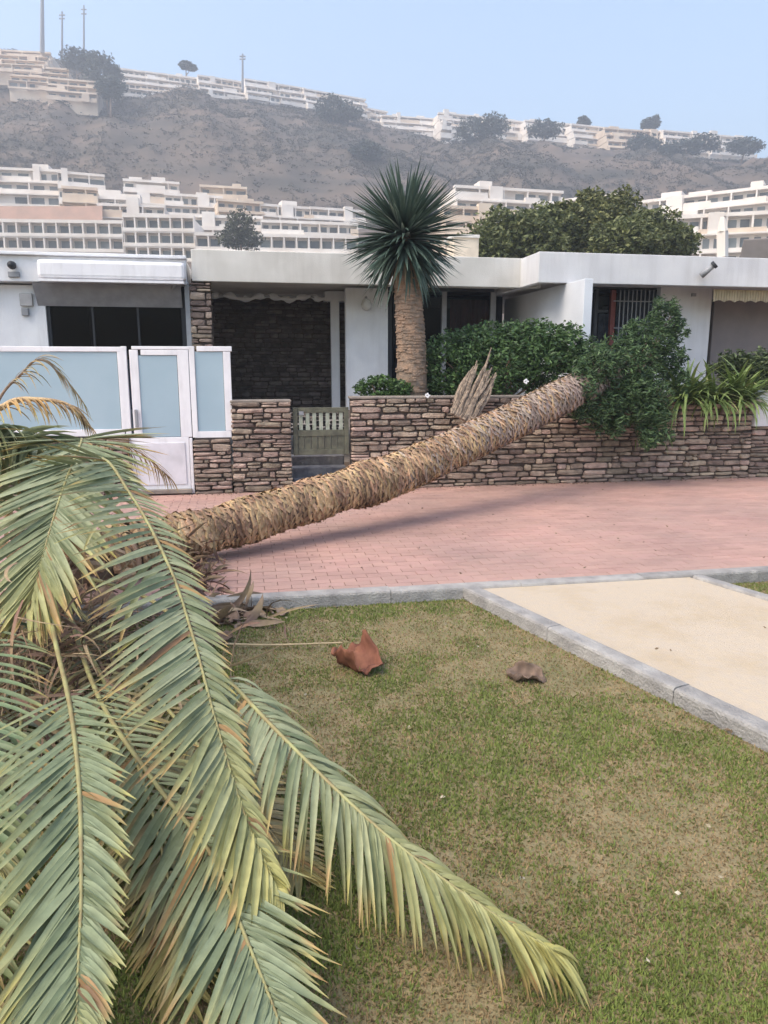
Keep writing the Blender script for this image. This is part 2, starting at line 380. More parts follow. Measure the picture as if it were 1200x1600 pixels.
# wooden gate
zg1, zg0 = zy(500, 637, TW), zy(500, 712, TW)
wg = thing('wooden_gate', 'small weathered green wooden slatted gate in the stone wall', 'gate', S(sg0, TW+.1, zg0))
G0, G1 = sg0+.02, sg1-.02
for (A, B, C_, D) in ((G0, G0+.06, zg0, zg1), (G1-.06, G1, zg0, zg1)): MB().sbox(A, B, TW+.08, TW+.13, C_, D).build('stile', M_wood, wg, bevel=.004)
for (C_, D) in ((zg1-.07, zg1-.003), (zg0+.25, zg0+.33), (zg0+.003, zg0+.08)): MB().sbox(G0+.062, G1-.062, TW+.085, TW+.125, C_, D).build('rail', M_wood, wg, bevel=.004)
ns = 7; wd = (G1-G0-.12)/ns
for i in range(ns):
    MB().sbox(G0+.06+wd*i+wd*.22, G0+.06+wd*(i+1)-wd*.22, TW+.095, TW+.115, zg0+.332, zg1-.072).build('slat', mat('pale_slat', (.40, .42, .36), (.26, .29, .22), 14, bump=.5), wg)
    MB().sbox(G0+.06+wd*i+.004, G0+.06+wd*(i+1)-.004, TW+.096, TW+.114, zg0+.082, zg0+.248).build('plank', M_wood, wg)
MB().sbox(G0+.08, G0+.14, TW+.072, TW+.084, zg1-.10, zg1-.05).build('latch', M_grey, wg)
# white fence with frosted glass
TF = TW+.06
fence = thing('glass_fence', 'white framed fence with pale blue frosted glass panels and a door', 'fence', S(sx(200, TF), TF, 0))
def fr_(px0, py0, px1, py1, name, m, dep=.06, t=TF, parent=fence, bev=.006): return MB().pbox(px0, py0, px1, py1, t, dep).build(name, m, parent, bevel=bev)
fr_(-170, 541, 195, 549, 'top_rail', M_pvc); fr_(-170, 673, 195, 684, 'bottom_rail', M_pvc)
fr_(-170, 549.5, 186, 672.5, 'glass_panel', M_frost, .02, TF+.02, bev=0)
fr_(186.5, 549.5, 195, 672.5, 'post', M_pvc); fr_(195.5, 541, 204, 772, 'post', M_pvc)
fr_(298, 541, 306.5, 684, 'post', M_pvc); fr_(307, 541, 362, 549, 'top_rail', M_pvc); fr_(307, 674, 362, 684, 'bottom_rail', M_pvc)
fr_(307, 549.5, 350, 673.5, 'glass_panel', M_frost, .02, TF+.02, bev=0); fr_(350.5, 549.5, 362, 673.5, 'post', M_pvc)
fr_(205, 541, 297.5, 546, 'door_head', M_pvc); fr_(297.6, 684.5, 302.5, 771, 'post', M_pvc)
door = fr_(205.5, 683.5, 297, 765, 'door', M_pvc, .045)
for q in ((205.5, 546.5, 219, 683), (279.5, 546.5, 297, 683), (219.5, 546.5, 279, 555)): fr_(*q, 'door_frame', M_pvc, .045, parent=door)
fr_(219.5, 555.5, 279, 682.5, 'glass_panel', M_frost, .02, TF+.015, door, 0)
fr_(212, 692, 291, 758, 'lower_panel', mat('door_panel', (.70, .68, .72), None, 4, rough=.4), .012, TF-.012, door)
fr_(210.5, 640, 215.5, 668, 'handle', M_grey, .03, TF-.045, door)
fr_(204, 766, 300, 772, 'threshold', M_cap, .3, TF-.08, fence)

# ------------------------------------------------------------------ houses
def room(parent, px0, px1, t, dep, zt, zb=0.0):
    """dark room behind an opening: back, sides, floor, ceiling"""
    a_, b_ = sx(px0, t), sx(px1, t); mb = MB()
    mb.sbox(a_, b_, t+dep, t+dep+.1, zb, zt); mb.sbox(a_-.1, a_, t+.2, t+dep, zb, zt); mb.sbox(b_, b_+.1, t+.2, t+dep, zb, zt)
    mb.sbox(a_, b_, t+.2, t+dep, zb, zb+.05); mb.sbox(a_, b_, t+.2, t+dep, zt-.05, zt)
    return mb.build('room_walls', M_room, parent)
# --- left white house
h1 = thing('terraced_house', 'white single-storey house with folded awning above a dark glazed front', 'house', S(sx(140, 12.6), 12.6, 0))
zt1, zb1 = zy(150, 402, 12.3), zy(150, 442, 12.3)
S0 = sx(-260, 12.3); S1_ = sx(291, 12.3, 420)
MB().sbox(S0, S1_, 12.3, 19, zb1, zt1).build('roof', M_white, h1, bevel=.01)
MB().sbox(S0, S1_+.01, 12.22, 12.5, zt1+.003, zt1+.05).build('roof_edge', M_white, h1, bevel=.01)
MB().pbox(-250, 443, 76, 640, 12.55, .35).build('wall', M_white, h1)
MB().sbox(S0, S1_, 17.0, 17.2, 0, zb1-.003).build('back_wall', M_white, h1)
aw = MB().pbox(57, 407, 289, 436, 12.02, .26).build('awning_case', M_pvc, h1, bevel=.05)
MB().pbox(60, 437, 287, 441, 12.0, .2).build('awning_rail', M_pvc, aw)
MB().tube([S(sx(285, 12.1), 12.1, zy(285, 440, 12.1)), S(sx(262, 12.8), 12.8, zy(262, 470, 12.8))], .025).build('awning_arm', M_grey, aw)
sa, sb = sx(60, 12.25), sx(288, 12.25); za = zb1
mb = MB(); mb.quadbox([S(sa, 12.55, za-.33), S(sb, 12.55, za-.33), S(sb, 12.57, za-.31), S(sa, 12.57, za-.31), S(sa, 12.3, za-.012), S(sb, 12.3, za-.012), S(sb, 12.36, za-.004), S(sa, 12.36, za-.004)])
mb.build('awning_cloth', M_awn, aw)
MB().pbox(80, 467, 268, 475, 12.55, .05).build('window_head', M_pvc, h1)
wf = MB().pbox(76.5, 476, 84, 640, 12.6, .08).build('window', M_dark, h1)
for q in ((148, 476, 151, 640), (218, 476, 221, 640), (286, 442, 292, 640)): MB().pbox(*q, 12.6, .06).build('window_frame', M_dark, wf)
MB().pbox(84.5, 476, 286, 640, 12.63, .012).build('window_pane', M_pane, wf)
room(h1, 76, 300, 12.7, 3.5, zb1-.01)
MB().pbox(292.5, 441, 300, 640, 12.35, .08).build('downpipe', M_grey, h1)
m_ = MB(); 
c0 = S(*[sx(18, 12.2, 415), 12.24], zy(18, 414, 12.2))
m_.tube([c0+E2*-.12, c0+E2*-.07, c0+E2*.0, c0+E2*.06], [.03, .055, .06, .03], 12).build('lamp', M_dark, h1, smooth=True)
MB().pbox(12, 424, 30, 433, 12.26, .04).build('lamp_plate', M_grey, h1, bevel=.01)
MB().pbox(30, 458, 50, 478, 12.48, .07).build('meter_plate', mat('pale_grey_plastic', (.48, .47, .47), None, 5), h1, bevel=.01)
MB().pbox(33, 481, 44, 493, 12.48, .07).build('doorbell', M_grey, h1, bevel=.01)
# two chairs inside the glazed front
def patio_chair(label, px):
    s_ = sx(px, 13.6); r = thing('garden_chair', label, 'chair', S(s_, 13.6, .05), 'chairs behind the glazed front')
    MC = mat('chair_plastic', (.42, .42, .44), None, 5)
    MB().sbox(s_-.22, s_+.22, 13.4, 13.85, .45, .49).build('seat', MC, r, bevel=.015)
    MB().sbox(s_-.20, s_+.20, 13.84, 13.88, .52, 1.75).build('backrest', MC, r, bevel=.03)
    for a_ in (-.19, .19):
        for b_ in (13.43, 13.80): MB().tube([S(s_+a_, b_, .05), S(s_+a_, b_, .449)], .018).build('leg', MC, r)
patio_chair('dim chair back behind the dark glass, nearer the white pier', 140)
patio_chair('dim chair back behind the dark glass, nearer the stone pillar', 210)
# --- middle house with the patio
h2 = thing('terraced_house', 'off-white house with wide roof band, open stone patio and thin white post', 'house', S(sx(520, 12.6), 12.6, 0))
zt2, zb2 = zy(300, 389, 12.3), zy(300, 439, 12.3); A2, B2 = sx(299, 12.3, 415), sx(846, 12.3, 415)
MB().sbox(A2, B2, 12.3, 12.45, zb2, zt2).build('fascia', M_cream, h2, bevel=.01)
MB().sbox(A2, B2+1.5, 12.455, 19, zb2+.08, zt2-.04).build('roof', M_cream, h2)
pil = MB().pbox(303, 436, 333, 640, 12.37, .30).build('pillar', M_mortar, h2)
stones(pil, sx(301, 12.3), sx(335, 12.3), 0, zb2-.02, 12.31, hmin=.06, hmax=.13, lmin=.16, lmax=.34)
MB().pbox(335, 462, 545, 640, 14.75, .2).build('back_wall', M_mortar, h2)
bw0, bw1 = sx(335, 14.7), sx(545, 14.7)
pw = MB().sbox(bw0-.3, bw0-.1, 12.8, 14.9, 0, zb2).build('side_wall', M_cream, h2)
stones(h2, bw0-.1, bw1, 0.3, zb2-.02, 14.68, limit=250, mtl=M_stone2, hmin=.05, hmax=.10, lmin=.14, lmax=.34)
mb = MB(); s_ = bw0
fr0 = thing('sun_curtain', 'rolled white cloth strip hanging under the patio ceiling', 'blind', S(sx(425, 14.0), 14.0, zy(425, 466, 14)))
pts = []
a0, a1 = sx(336, 14.0), sx(514, 14.0)
for i in range(40):
    u = i/39; pts.append(S(a0+(a1-a0)*u, 14.0+.03*math.sin(u*30), zy(425, 465, 14)+.03*math.sin(u*17)+.012*math.sin(u*53)))
mb.tube(pts, [.045+.02*math.sin(i*1.3) for i in range(40)], 8).build('cloth_roll', M_white, fr0, smooth=True)
MB().sbox(a0-.02, a1+.02, 13.98, 14.02, zb2-.075, zb2-.03).build('rail', M_grey, fr0)
MB().pbox(518, 466, 531, 640, 13.9, .12).build('post', M_white, h2, bevel=.008)
MB().pbox(508, 455, 545, 470, 13.88, .3).build('post_beam', M_white, h2)
MB().pbox(541, 450, 606, 640, 13.25, .16).build('wall', M_white, h2)
MB().sbox(sx(606, 13.25), sx(606, 13.25)+3.2, 13.25, 13.4, 0, .9).build('sill_wall', M_white, h2)
c0 = S(sx(573, 13.15), 13.15, zy(573, 476, 13.15))
lm = MB().tube([c0+Vector((0,0,z_)) for z_ in (-.10,-.07,0,.07,.10)], [.02,.075,.095,.07,.02], 12).build('wall_lamp', mat('globe_glass', (.62, .62, .60), None, 5, rough=.2), h2, smooth=True)
MB().tube([c0+Vector((0,0,.1)), c0+Vector((0,0,.13)), c0+Vector((0,0,.13))+E2*.12], .015).build('bracket', M_grey, lm)
win = MB().pbox(607, 449, 773, 455, 13.32, .1).build('window', M_dark, h2)
for q in ((607, 455.5, 612, 640), (690, 455.5, 697, 640), (765, 455.5, 773, 640)): MB().pbox(*q, 13.33, .08).build('window_frame', M_grey if q[0] > 650 else M_dark, win)
MB().pbox(612.5, 455.5, 689.5, 640, 13.37, .012).build('window_pane', M_pane, win); MB().pbox(697.5, 455.5, 764.5, 640, 13.37, .012).build('window_pane', M_pane, win)
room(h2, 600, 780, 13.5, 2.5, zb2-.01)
def curtain(px0, px1, py0, py1, t, m, parent, name='curtain'):
    a_, b_ = sx(px0, t), sx(px1, t); z1_, z0_ = zy((px0+px1)/2, py0, t), zy((px0+px1)/2, py1, t); n = max(8, int((b_-a_)*60)); mb = MB()
    for i in range(n+1):
        s_ = a_+(b_-a_)*i/n; tt = t+.03*math.sin(i*1.1)+.012*math.sin(i*2.9); mb.v += [tuple(S(s_, tt, z0_)), tuple(S(s_, tt, z1_)), tuple(S(s_, tt+.006, z0_)), tuple(S(s_, tt+.006, z1_))]
    for i in range(n): k = i*4; mb.f += [(k, k+4, k+5, k+1), (k+2, k+3, k+7, k+6)]
    return mb.build(name, m, parent, smooth=True)
curtain(702, 766, 468, 540, 13.6, M_red, h2)
curtain(612, 640, 456, 620, 13.6, mat('dim_curtain', (.10, .10, .11), None, 10), h2)
ch = MB().pbox(709, 371, 748, 420, 13.6, .5).build('chimney', mat('chimney_render', (.66, .57, .46), None, 5, bump=.3), h2, bevel=.01)
MB().pbox(707, 366, 750, 371, 13.56, .58).build('chimney_cap', M_cream, ch, bevel=.01)
# --- right house
T3 = 11.5
h3 = thing('terraced_house', 'white house on the right whose roof band juts forward over a barred window', 'house', S(sx(1030, 12.3), 12.3, 0))
A3 = sx(842, T3, 415); zt3, zb3 = zy(850, 393, T3), zy(920, 443, T3)
print('z roofs', zt1, zb1, zt2, zb2, zt3, zb3)
MB().sbox(A3, A3+8, T3, T3+.12, zb3, zt3).build('fascia', M_offw, h3, bevel=.01)
MB().sbox(A3+.003, A3+.12, T3+.124, 15, zb3, zt3).build('fascia', M_offw, h3, bevel=.01)
MB().sbox(A3+.125, A3+8, T3+.125, 19, zb3+.06, zt3-.05).build('roof', M_offw, h3)
tf = 10.85; sf = sx(924, tf, 500); zf = zy(905, 417, tf+.2)
MB().sbox(sf-.14, sf, tf, 14.4, 0, min(zf, zb3-.004)).build('wing_wall', mat('skylit_white_render', (.68, .71, .76), (.61, .64, .69), 2.2, bump=.25, bscale=60), h3, bevel=.008)  # white wall; the blue cast of the skylight is put into its base colour
TD = 12.45
win = MB().pbox(926, 446, 1026, 452, TD, .1).build('window', M_dark, h3)
for q in ((926, 452.5, 931, 640), (1019, 452.5, 1026, 640)): MB().pbox(*q, TD+.01, .08).build('window_frame', M_dark, win)
MB().pbox(951, 452.5, 958, 640, TD+.01, .07).build('window_frame', M_red, win)
MB().pbox(931.5, 484, 950.5, 488, TD+.01, .07).build('window_frame', M_dark, win)
MB().pbox(931.5, 452.5, 1018.5, 640, TD+.09, .012).build('window_pane', M_pane, win)
for i in range(9):
    x = 964+i*6.4; MB().pbox(x, 452.5, x+1.3, 640, TD-.01, .015).build('window_bar', M_grey, win)
for y in (470, 512): MB().pbox(959, y, 1018, y+1.5, TD-.02, .008).build('window_bar', M_grey, win)
curtain(958, 1018, 455, 640, TD+.35, M_curt, h3); curtain(931, 950, 490, 640, TD+.35, M_curt, h3)
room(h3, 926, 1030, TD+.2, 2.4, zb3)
MB().pbox(1026.5, 446, 1106, 640, TD-.12, .35).build('wall', M_offw, h3)
MB().sbox(sx(1106.5, TD), A3+8, 13.7, 13.9, 0, zb3).build('back_wall', M_taupe, h3)
mb = MB(); a0, a1 = sx(1106, 11.75), sx(1106, 11.75)+2.4; zt_ = zb3-.02; zb_ = zy(1150, 472, 11.75); n = 96
for i in range(n):
    u0, u1 = i/n, (i+1)/n; k = .03*abs(math.sin(u0*48*PI/4)); mb.sbox(a0+(a1-a0)*u0, a0+(a1-a0)*u1-.003, 11.75+.01*(i % 2), 11.77+.01*(i % 2), zb_+k, zt_)
tag(mb.build('awning_fringe', M_beige), 'beige striped awning fringe under the roof edge at the far right', 'awning')
MB().sbox(sx(1108, 12.6), A3+8, 12.6, 12.66, .3, zb3-.01).build('blind', M_taupe, h3)
c0 = S(sx(1084, 11.42), 11.42, zy(1084, 431, 11.42)); c1 = S(sx(1101, 11.3), 11.3, zy(1101, 415, 11.3))
sl = MB().tube([c0, c0.lerp(c1, .55), c1], [.05, .045, .04], 10).build('roof_spout', M_grey, h3, smooth=True)
MB().tube([c1, c1+Vector((.03, -.02, .03))], [.062, .062], 12).build('spout_collar', M_dark, sl)
MB().pbox(1082, 458, 1088, 463, TD-.16, .04).build('wall_socket', M_grey, h3)
tag(MB().sbox(-6, 16, TW+.32, 11.9, .0, .10).build('garden_bed', M_earth), kind='structure')
bed = MB().sbox(d_[0]+.25, d_[1]-.05, TW+.31, 10.85, .1, 1.08).build('planting_bed', M_earth); tag(bed, kind='structure')

# ------------------------------------------------------------------ the hill
def lerp_tab(x, T):
    if x <= T[0][0]: return T[0][1]
    for (a_, b_), (c_, d2) in zip(T, T[1:]):
        if x <= c_: f = (x-a_)/(c_-a_); return b_+(d2-b_)*f
    return T[-1][1]
RIDGE = [(-300, 70), (0, 78), (60, 82), (100, 95), (170, 122), (300, 146), (380, 150), (480, 170), (560, 182), (600, 200), (700, 222), (850, 230), (1000, 240), (1200, 250), (1500, 262)]
RY = 345.0
def elev(py): d = ray(600, py); return d.z/d.y
def ridge_z(px): return CAM_H + elev(lerp_tab(px, RIDGE))*RY
PROF = [(0, 0), (20, -.1), (34, .4), (60, 4), (100, 10.5), (150, 21), (190, 34), (228, 45)]
def H(x, y):
    if y <= 24: return -0.3
    ay = max(y, 1); px = 600 + F*(x/ay)/(0.91)
    base = lerp_tab(y, PROF) + (0.3 if y < 24 else 0)
    if y > 228:
        rz = ridge_z(px); f = (y-228)/(RY-228)
        if f <= 1: base = 45 + (rz-45)*(f**0.92)
        else: base = rz - min(6, (y-RY)*.05) - .02*(y-RY)*(px > 500)
    amp = min(1, max(0, (y-60)/170.0))*(1 if y < RY-25 else .25)
    g = noise.fractal(Vector((x*.018+3, y*.012, 1.3)), 1.0, 2.1, 5)*9.5
    g2 = (abs(noise.noise(Vector((x*.045+y*.012, 4.2, y*.008))))-.25)*-9.0
    if y < 215: g *= .35; g2 *= .1
    base += amp*(g+g2*(1 if y < RY-10 else 0))
    return base
xs = np.concatenate([np.arange(-900, -240, 30), np.arange(-240, 241, 2.5), np.arange(250, 900, 30)])
ys = np.concatenate([np.arange(22, 60, 4), np.arange(60, 215, 5), np.arange(215, 375, 2.0), np.arange(380, 500, 15), np.arange(520, 1800, 120)])
V = [(x, y, H(x, y)) for y in ys for x in xs]; nx = len(xs)
Fc = [(j*nx+i, j*nx+i+1, (j+1)*nx+i+1, (j+1)*nx+i) for j in range(len(ys)-1) for i in range(nx-1)]
tag(np_obj('hillside', V, Fc, M_hill, smooth=True), kind='structure')
sheet('plain', [(-900, -60), (900, -60), (900, 30), (-900, 30)], -0.35, M_soil)
# scrub on the slope: leaf-size faces in low clumps, too many to count
def clumps(C, R, per, size, c_lo, c_hi, flat=.6):
    n = len(C); idx = np.repeat(np.arange(n), per); m = len(idx)
    d = rng.normal(size=(m, 3)); d /= np.linalg.norm(d, axis=1)[:, None]; r = rng.random(m)**.4
    P = C[idx] + d*(R[idx]*r)[:, None]*np.array([1, 1, flat])
    return leaves(P, np.full(m, size)*R[idx]/R.mean(), c_lo, c_hi)
def leaves(P, size, c_lo, c_hi, aspect=.55, up=0.3):
    m = len(P); a = rng.normal(size=(m, 3)); a[:, 2] = np.abs(a[:, 2])*up; a /= np.linalg.norm(a, axis=1)[:, None]
    b = np.cross(a, rng.normal(size=(m, 3))); b /= np.linalg.norm(b, axis=1)[:, None]
    n_ = np.cross(a, b)
    sz = (size*rng.uniform(.6, 1.3, m))[:, None]
    V_ = np.stack([P-a*sz*.5, P+b*sz*.5*aspect+n_*sz*.08, P+a*sz*.5, P-b*sz*.5*aspect+n_*sz*.08], 1).reshape(-1, 3)
    F_ = np.arange(m*4).reshape(-1, 4)
    k = rng.random(m)[:, None]**1.3; col = np.array(c_lo)*(1-k)+np.array(c_hi)*k
    return V_, F_, np.repeat(col, 4, 0)
N = 17000
sxs = rng.uniform(-200, 210, N*2); sys_ = rng.uniform(215, 352, N*2)
kp = np.array([noise.noise(Vector((x*.02, y*.03, 7))) + rng.normal()*.35 > -.05 for x, y in zip(sxs, sys_)])
C = np.array([(x, y, H(x, y)+.1) for x, y in zip(sxs[kp], sys_[kp])]); R = rng.uniform(.5, 1.9, len(C))
V_, F_, c_ = clumps(C, R, 24, .5, (.048, .05, .036), (.10, .09, .064), .5)
tag(np_obj('hill_scrub', V_, F_, M_leaf, col=c_), 'dry dark scrub covering the bare brown hillside', 'scrub', kind='stuff')

# ------------------------------------------------------------------ far buildings
def building(name, label, px0, Y0, px1, Y1, pyt, floors, cols, hs=3.0, setback=1.5, mwall=None, dep=12, par=.42, grid=False, huts=0, cat='building', winw=.72, found=9):
    """terraced block: each floor has a recessed wall with its windows, a balcony parapet, and partitions"""
    mwall = mwall or M_bwall
    A = at_y(px0, pyt, Y0); Bp = at_y(px1, pyt, Y1); ztop = A.z; A.z = Bp.z = 0
    e = (Bp-A); Ln = e.length; e.normalize(); n_ = Vector((-e.y, e.x, 0)); zbase = ztop - floors*hs
    def bx(mb, u0, u1, d0, d1, z0, z1): return mb.quadbox([A+e*u+n_*d+Vector((0,0,z)) for z in (z0, z1) for u, d in ((u0,d0),(u1,d0),(u1,d1),(u0,d1))])
    r = thing(name, label, cat, A+e*(Ln/2)+Vector((0, 0, zbase)))
    body = MB(); bx(body, 0, Ln, (floors-1)*0+1.4, dep+setback*floors, zbase-found, zbase)
    for i in range(floors):
        off = setback*i; bx(body, 0, Ln, off+1.4, dep+setback*floors, zbase+hs*i+.002, zbase+hs*(i+1)-.25)
    body.build('wall', mwall, r)
    cw = Ln/cols
    wm = MB(); wm.v = [(-.5, -.05, -.5), (.5, -.05, -.5), (.5, -.05, .5), (-.5, -.05, .5), (-.5, .05, -.5), (.5, .05, -.5), (.5, .05, .5), (-.5, .05, .5)]
    wm.f = [(0,1,2,3), (1,5,6,2), (4,0,3,7), (3,2,6,7)]
    wme = bpy.data.meshes.new('window'); wme.from_pydata(wm.v, [], wm.f); wme.materials.append(M_bwin)
    ang = math.atan2(e.y, e.x)
    for i in range(floors):
        off = setback*i; z = zbase+hs*i
        f = MB(); bx(f, -.1, Ln+.1, off, off+1.39, z+hs-.25, z+hs+.02 if i < floors-1 else z+hs+.35)
        f.build('floor_slab' if i < floors-1 else 'roof', mwall, r)
        if par > 0:
            u_ = -.1
            while u_ < Ln+.05:
                l_ = Ln+.2 if grid else random.uniform(3, 11); u2 = min(u_+l_, Ln+.1); ph = par*(1 if grid else random.choice((.55, .9, 1, 1.15, 1.5))); pr = 0 if grid else random.choice((0, 0, .3, .8))
                f = MB(); bx(f, u_+.01, u2-.01, off-.12-pr, off+.02-pr*.0, z-.02, z+hs*ph); f.build('balcony', mwall if grid or random.random() > .18 else M_bwarm, r); u_ = u2
            if not grid and random.random() < .6:
                uu = random.uniform(.05, .8)*Ln; ww = random.uniform(1.2, 3.4); f = MB(); bx(f, uu, min(Ln, uu+ww), off-.5, off+1.2, z-.02, z+hs+random.choice((.4, .9, 1.6)) if i == floors-1 else z+hs-.27); f.build('stair_tower', mwall, r)
        f = MB()
        for k in range(0, cols+1, 1 if grid else 2):
            if not grid and random.random() < .2: continue
            f = MB(); bx(f, max(0, k*cw-.14), min(Ln, k*cw+.14), off+.025, off+1.39, z+.003, z+hs-.255); f.build('partition', mwall, r)
        for k in range(cols):
            if random.random() < .08 and not grid: continue
            P = A+e*((k+.5)*cw)+n_*(off+1.36)+Vector((0, 0, z+hs*.5-.1))
            inst('window', wme, r, P, (0, 0, ang), (cw*winw*(1 if grid else random.uniform(.7, 1.1)), 1, hs*.62))
    for k in range(huts):
        u = Ln*(k+.5+random.uniform(-.3, .3))/huts; f = MB(); hw = random.uniform(1, 2.6)
        bx(f, u-hw, u+hw, setback*floors+2, setback*floors+6, ztop-.2, ztop+random.uniform(1.2, 2.6)); f.build('stair_hut', mwall, r)
    return r
B = building
# grid fronted hotel
B('hotel_block', 'long low block with a white grid of square balconies behind the left roof', -60, 148, 190, 150, 344, 4, 12, 2.75, 0, M_bwall, par=.22, grid=True)
B('hotel_block', 'part of the grid-fronted block that stands taller beside the small tree', 191, 150, 302, 151, 337, 4, 6, 2.75, 0, M_bwall, par=.22, grid=True)
B('hotel_block', 'low white block with a single row of windows left of the spiky tree', 304, 148, 560, 152, 364, 3, 13, 3.0, .5, M_bwall, par=.25, grid=True)
# stepped houses on the left
B('apartment_block', 'cream terraced block at the far left above the terracotta bank', -70, 196, 92, 200, 254, 3, 6, 3.3, 2, M_bwall, huts=1)
B('apartment_block', 'white block with long dark balcony opening in the left cluster', 88, 192, 163, 196, 262, 3, 3, 4.0, 2, M_bwall, winw=.9)
B('apartment_block', 'pale yellow low block beneath the dark balconied white block', 95, 182, 150, 184, 290, 2, 3, 3.3, 1.5, M_bwarm)
B('apartment_block', 'white stair-stepped block with small tower left of the cluster middle', 140, 186, 215, 188, 306, 2, 4, 3.0, 1.5, M_bwall, huts=2)
B('apartment_block', 'tall plain block with a square tower at the top of the left cluster', 190, 208, 280, 212, 272, 4, 5, 3.2, 2, M_bwall, huts=2)
B('apartment_block', 'broad white block directly above the tall grid-fronted wing', 150, 176, 256, 178, 318, 2, 6, 2.8, 1, M_bwall)
B('apartment_block', 'long cream block above and left of the small tree', 256, 200, 350, 204, 294, 4, 7, 3.0, 2.2, M_bwall, huts=2)
B('apartment_block', 'small cream block crowning the row above the small tree', 312, 218, 386, 221, 288, 2, 4, 3.2, 1.5, M_bwarm, huts=1)
B('apartment_block', 'cream terraced block right behind the small tree', 345, 196, 418, 200, 304, 4, 5, 3.0, 2, M_bwarm, huts=1)
B('apartment_block', 'white terraced block right of the small tree with roof turret', 414, 200, 498, 205, 312, 4, 6, 3.0, 2, M_bwall, huts=1)
B('apartment_block', 'white terraced block touching the left side of the spiky crown', 492, 205, 580, 210, 318, 4, 6, 3.0, 1.8, M_bwall)
B('apartment_block', 'low pale block just above the single-row block', 300, 172, 410, 174, 336, 2, 7, 2.8, 1, M_bwall)
B('apartment_block', 'low white block with parapets between single row and terraced blocks', 408, 172, 560, 176, 344, 2, 10, 2.8, 1, M_bwall)
tag(MB().quadbox([at_y(-60, 345, 168), at_y(160, 345, 168), at_y(160, 345, 176), at_y(-60, 345, 176), at_y(-60, 322, 170), at_y(160, 322, 170), at_y(160, 324, 178), at_y(-60, 324, 178)]).build('retaining_wall', M_bpink), 'bare terracotta bank wall above the left grid balconies', 'wall')
# centre and right
B('apartment_block', 'long white two-band block between spiky crown and green trees', 718, 176, 890, 182, 286, 3, 9, 3.0, 1.5, M_bwall, huts=1)
B('apartment_block', 'white block lower behind the green trees beside the cream chimney', 700, 150, 780, 152, 318, 3, 5, 2.8, 1.5, M_bwarm)
B('apartment_block', 'thin white block peeping over the middle of the green trees', 880, 172, 960, 166, 312, 2, 5, 2.8, 1, M_bwall)
B('hotel_block', 'large white tiered hotel with ribbon balconies at the right edge', 985, 168, 1260, 150, 308, 4, 14, 3.1, 2.0, M_bwall, par=.38, huts=4)
B('hotel_block', 'lower wing of the white tiered hotel with square glazed bays', 1060, 128, 1290, 122, 334, 4, 11, 3.0, 1.0, M_bwall, par=.3)
tag(MB().quadbox([at_y(1150, 430, 60), at_y(1300, 430, 60), at_y(1300, 430, 66), at_y(1150, 430, 66), at_y(1162, 374, 60), at_y(1300, 366, 60), at_y(1300, 366, 66), at_y(1162, 374, 66)]).build('outbuilding', mat('brown_roof', (.22, .19, .17), None, 1), bevel=.1), 'grey-brown flat roofed shed below the tiered hotel', 'shed')
fl = thing('chimney_stack', 'slender white rooftop chimney in front of the tiered hotel', 'chimney', at_y(1129, 400, 48))
MB().tube([at_y(1129, 402, 48), at_y(1129, 362, 48)], .36, 4).build('shaft', M_bwall, fl); MB().tube([at_y(1129, 362, 48), at_y(1129, 340, 48)], [.34, .16], 8).build('cowl', M_bwall, fl)
# ridge
B('apartment_block', 'pinkish stepped block highest on the hill at the upper left corner', -80, 304, 60, 308, 52, 4, 9, 3.1, 4.5, M_bwarm, huts=2, found=4)
B('apartment_block', 'pinkish stepped block lower on the cliff, right below the masts', 8, 298, 96, 302, 82, 4, 6, 3.0, 4, M_bwarm, found=4)
B('apartment_block', 'smallest pinkish stepped block next to the dark hill trees', 70, 290, 148, 294, 112, 3, 5, 3.0, 3, M_bwarm, found=4)
B('ridge_terrace', 'white row terrace on the ridge right of the dark hill trees', 172, 318, 318, 330, 94, 4, 16, 3.1, 2.5, M_bwall, huts=1)
B('ridge_terrace', 'short white ridge terrace beside the white lattice mast', 312, 330, 386, 338, 112, 3, 8, 3.0, 2, M_bwall, huts=1)
B('ridge_terrace', 'long white ridge terrace sloping down right of the white mast', 386, 334, 482, 345, 118, 3, 11, 3.0, 2, M_bwall)
B('ridge_terrace', 'end of the sloping ridge terrace above the lone dark bush', 480, 343, 578, 356, 134, 3, 11, 3.0, 2, M_bwall)
specs = [(600, 700, 176, 352, 'low white ridge row right of the sloping terrace'), (690, 765, 172, 350, 'white ridge block above the pale vertical tower wall'), (762, 830, 180, 352, 'white ridge block with uneven roof huts above the hill middle'),
         (826, 905, 184, 350, 'pale ridge block left of the bare saddle'), (900, 965, 190, 348, 'pale ridge block below the first small ridge tree'), (955, 1050, 194, 340, 'cream ridge block, the broadest one at right centre of the ridge'), (1045, 1120, 200, 345, 'pale ridge block right of the broadest cream one'), (1115, 1185, 206, 348, 'last low ridge block towards the right edge')]
specs.append((572, 612, 164, 356, 'small pale ridge block closing the gap right of the sloping terrace'))
for (a_, b_, py, Y, lb) in specs: B('ridge_block', lb, a_, Y, b_, Y+6, py, 3 if a_ != 955 else 4, max(4, (b_-a_)//10), 3.0, 1.8, M_bwarm if a_ == 955 else M_bwall, huts=2)
B('tower_block', 'narrow pale vertical block standing out below the middle ridge row', 690, 330, 706, 331, 190, 3, 2, 3.0, 0, M_bwall)
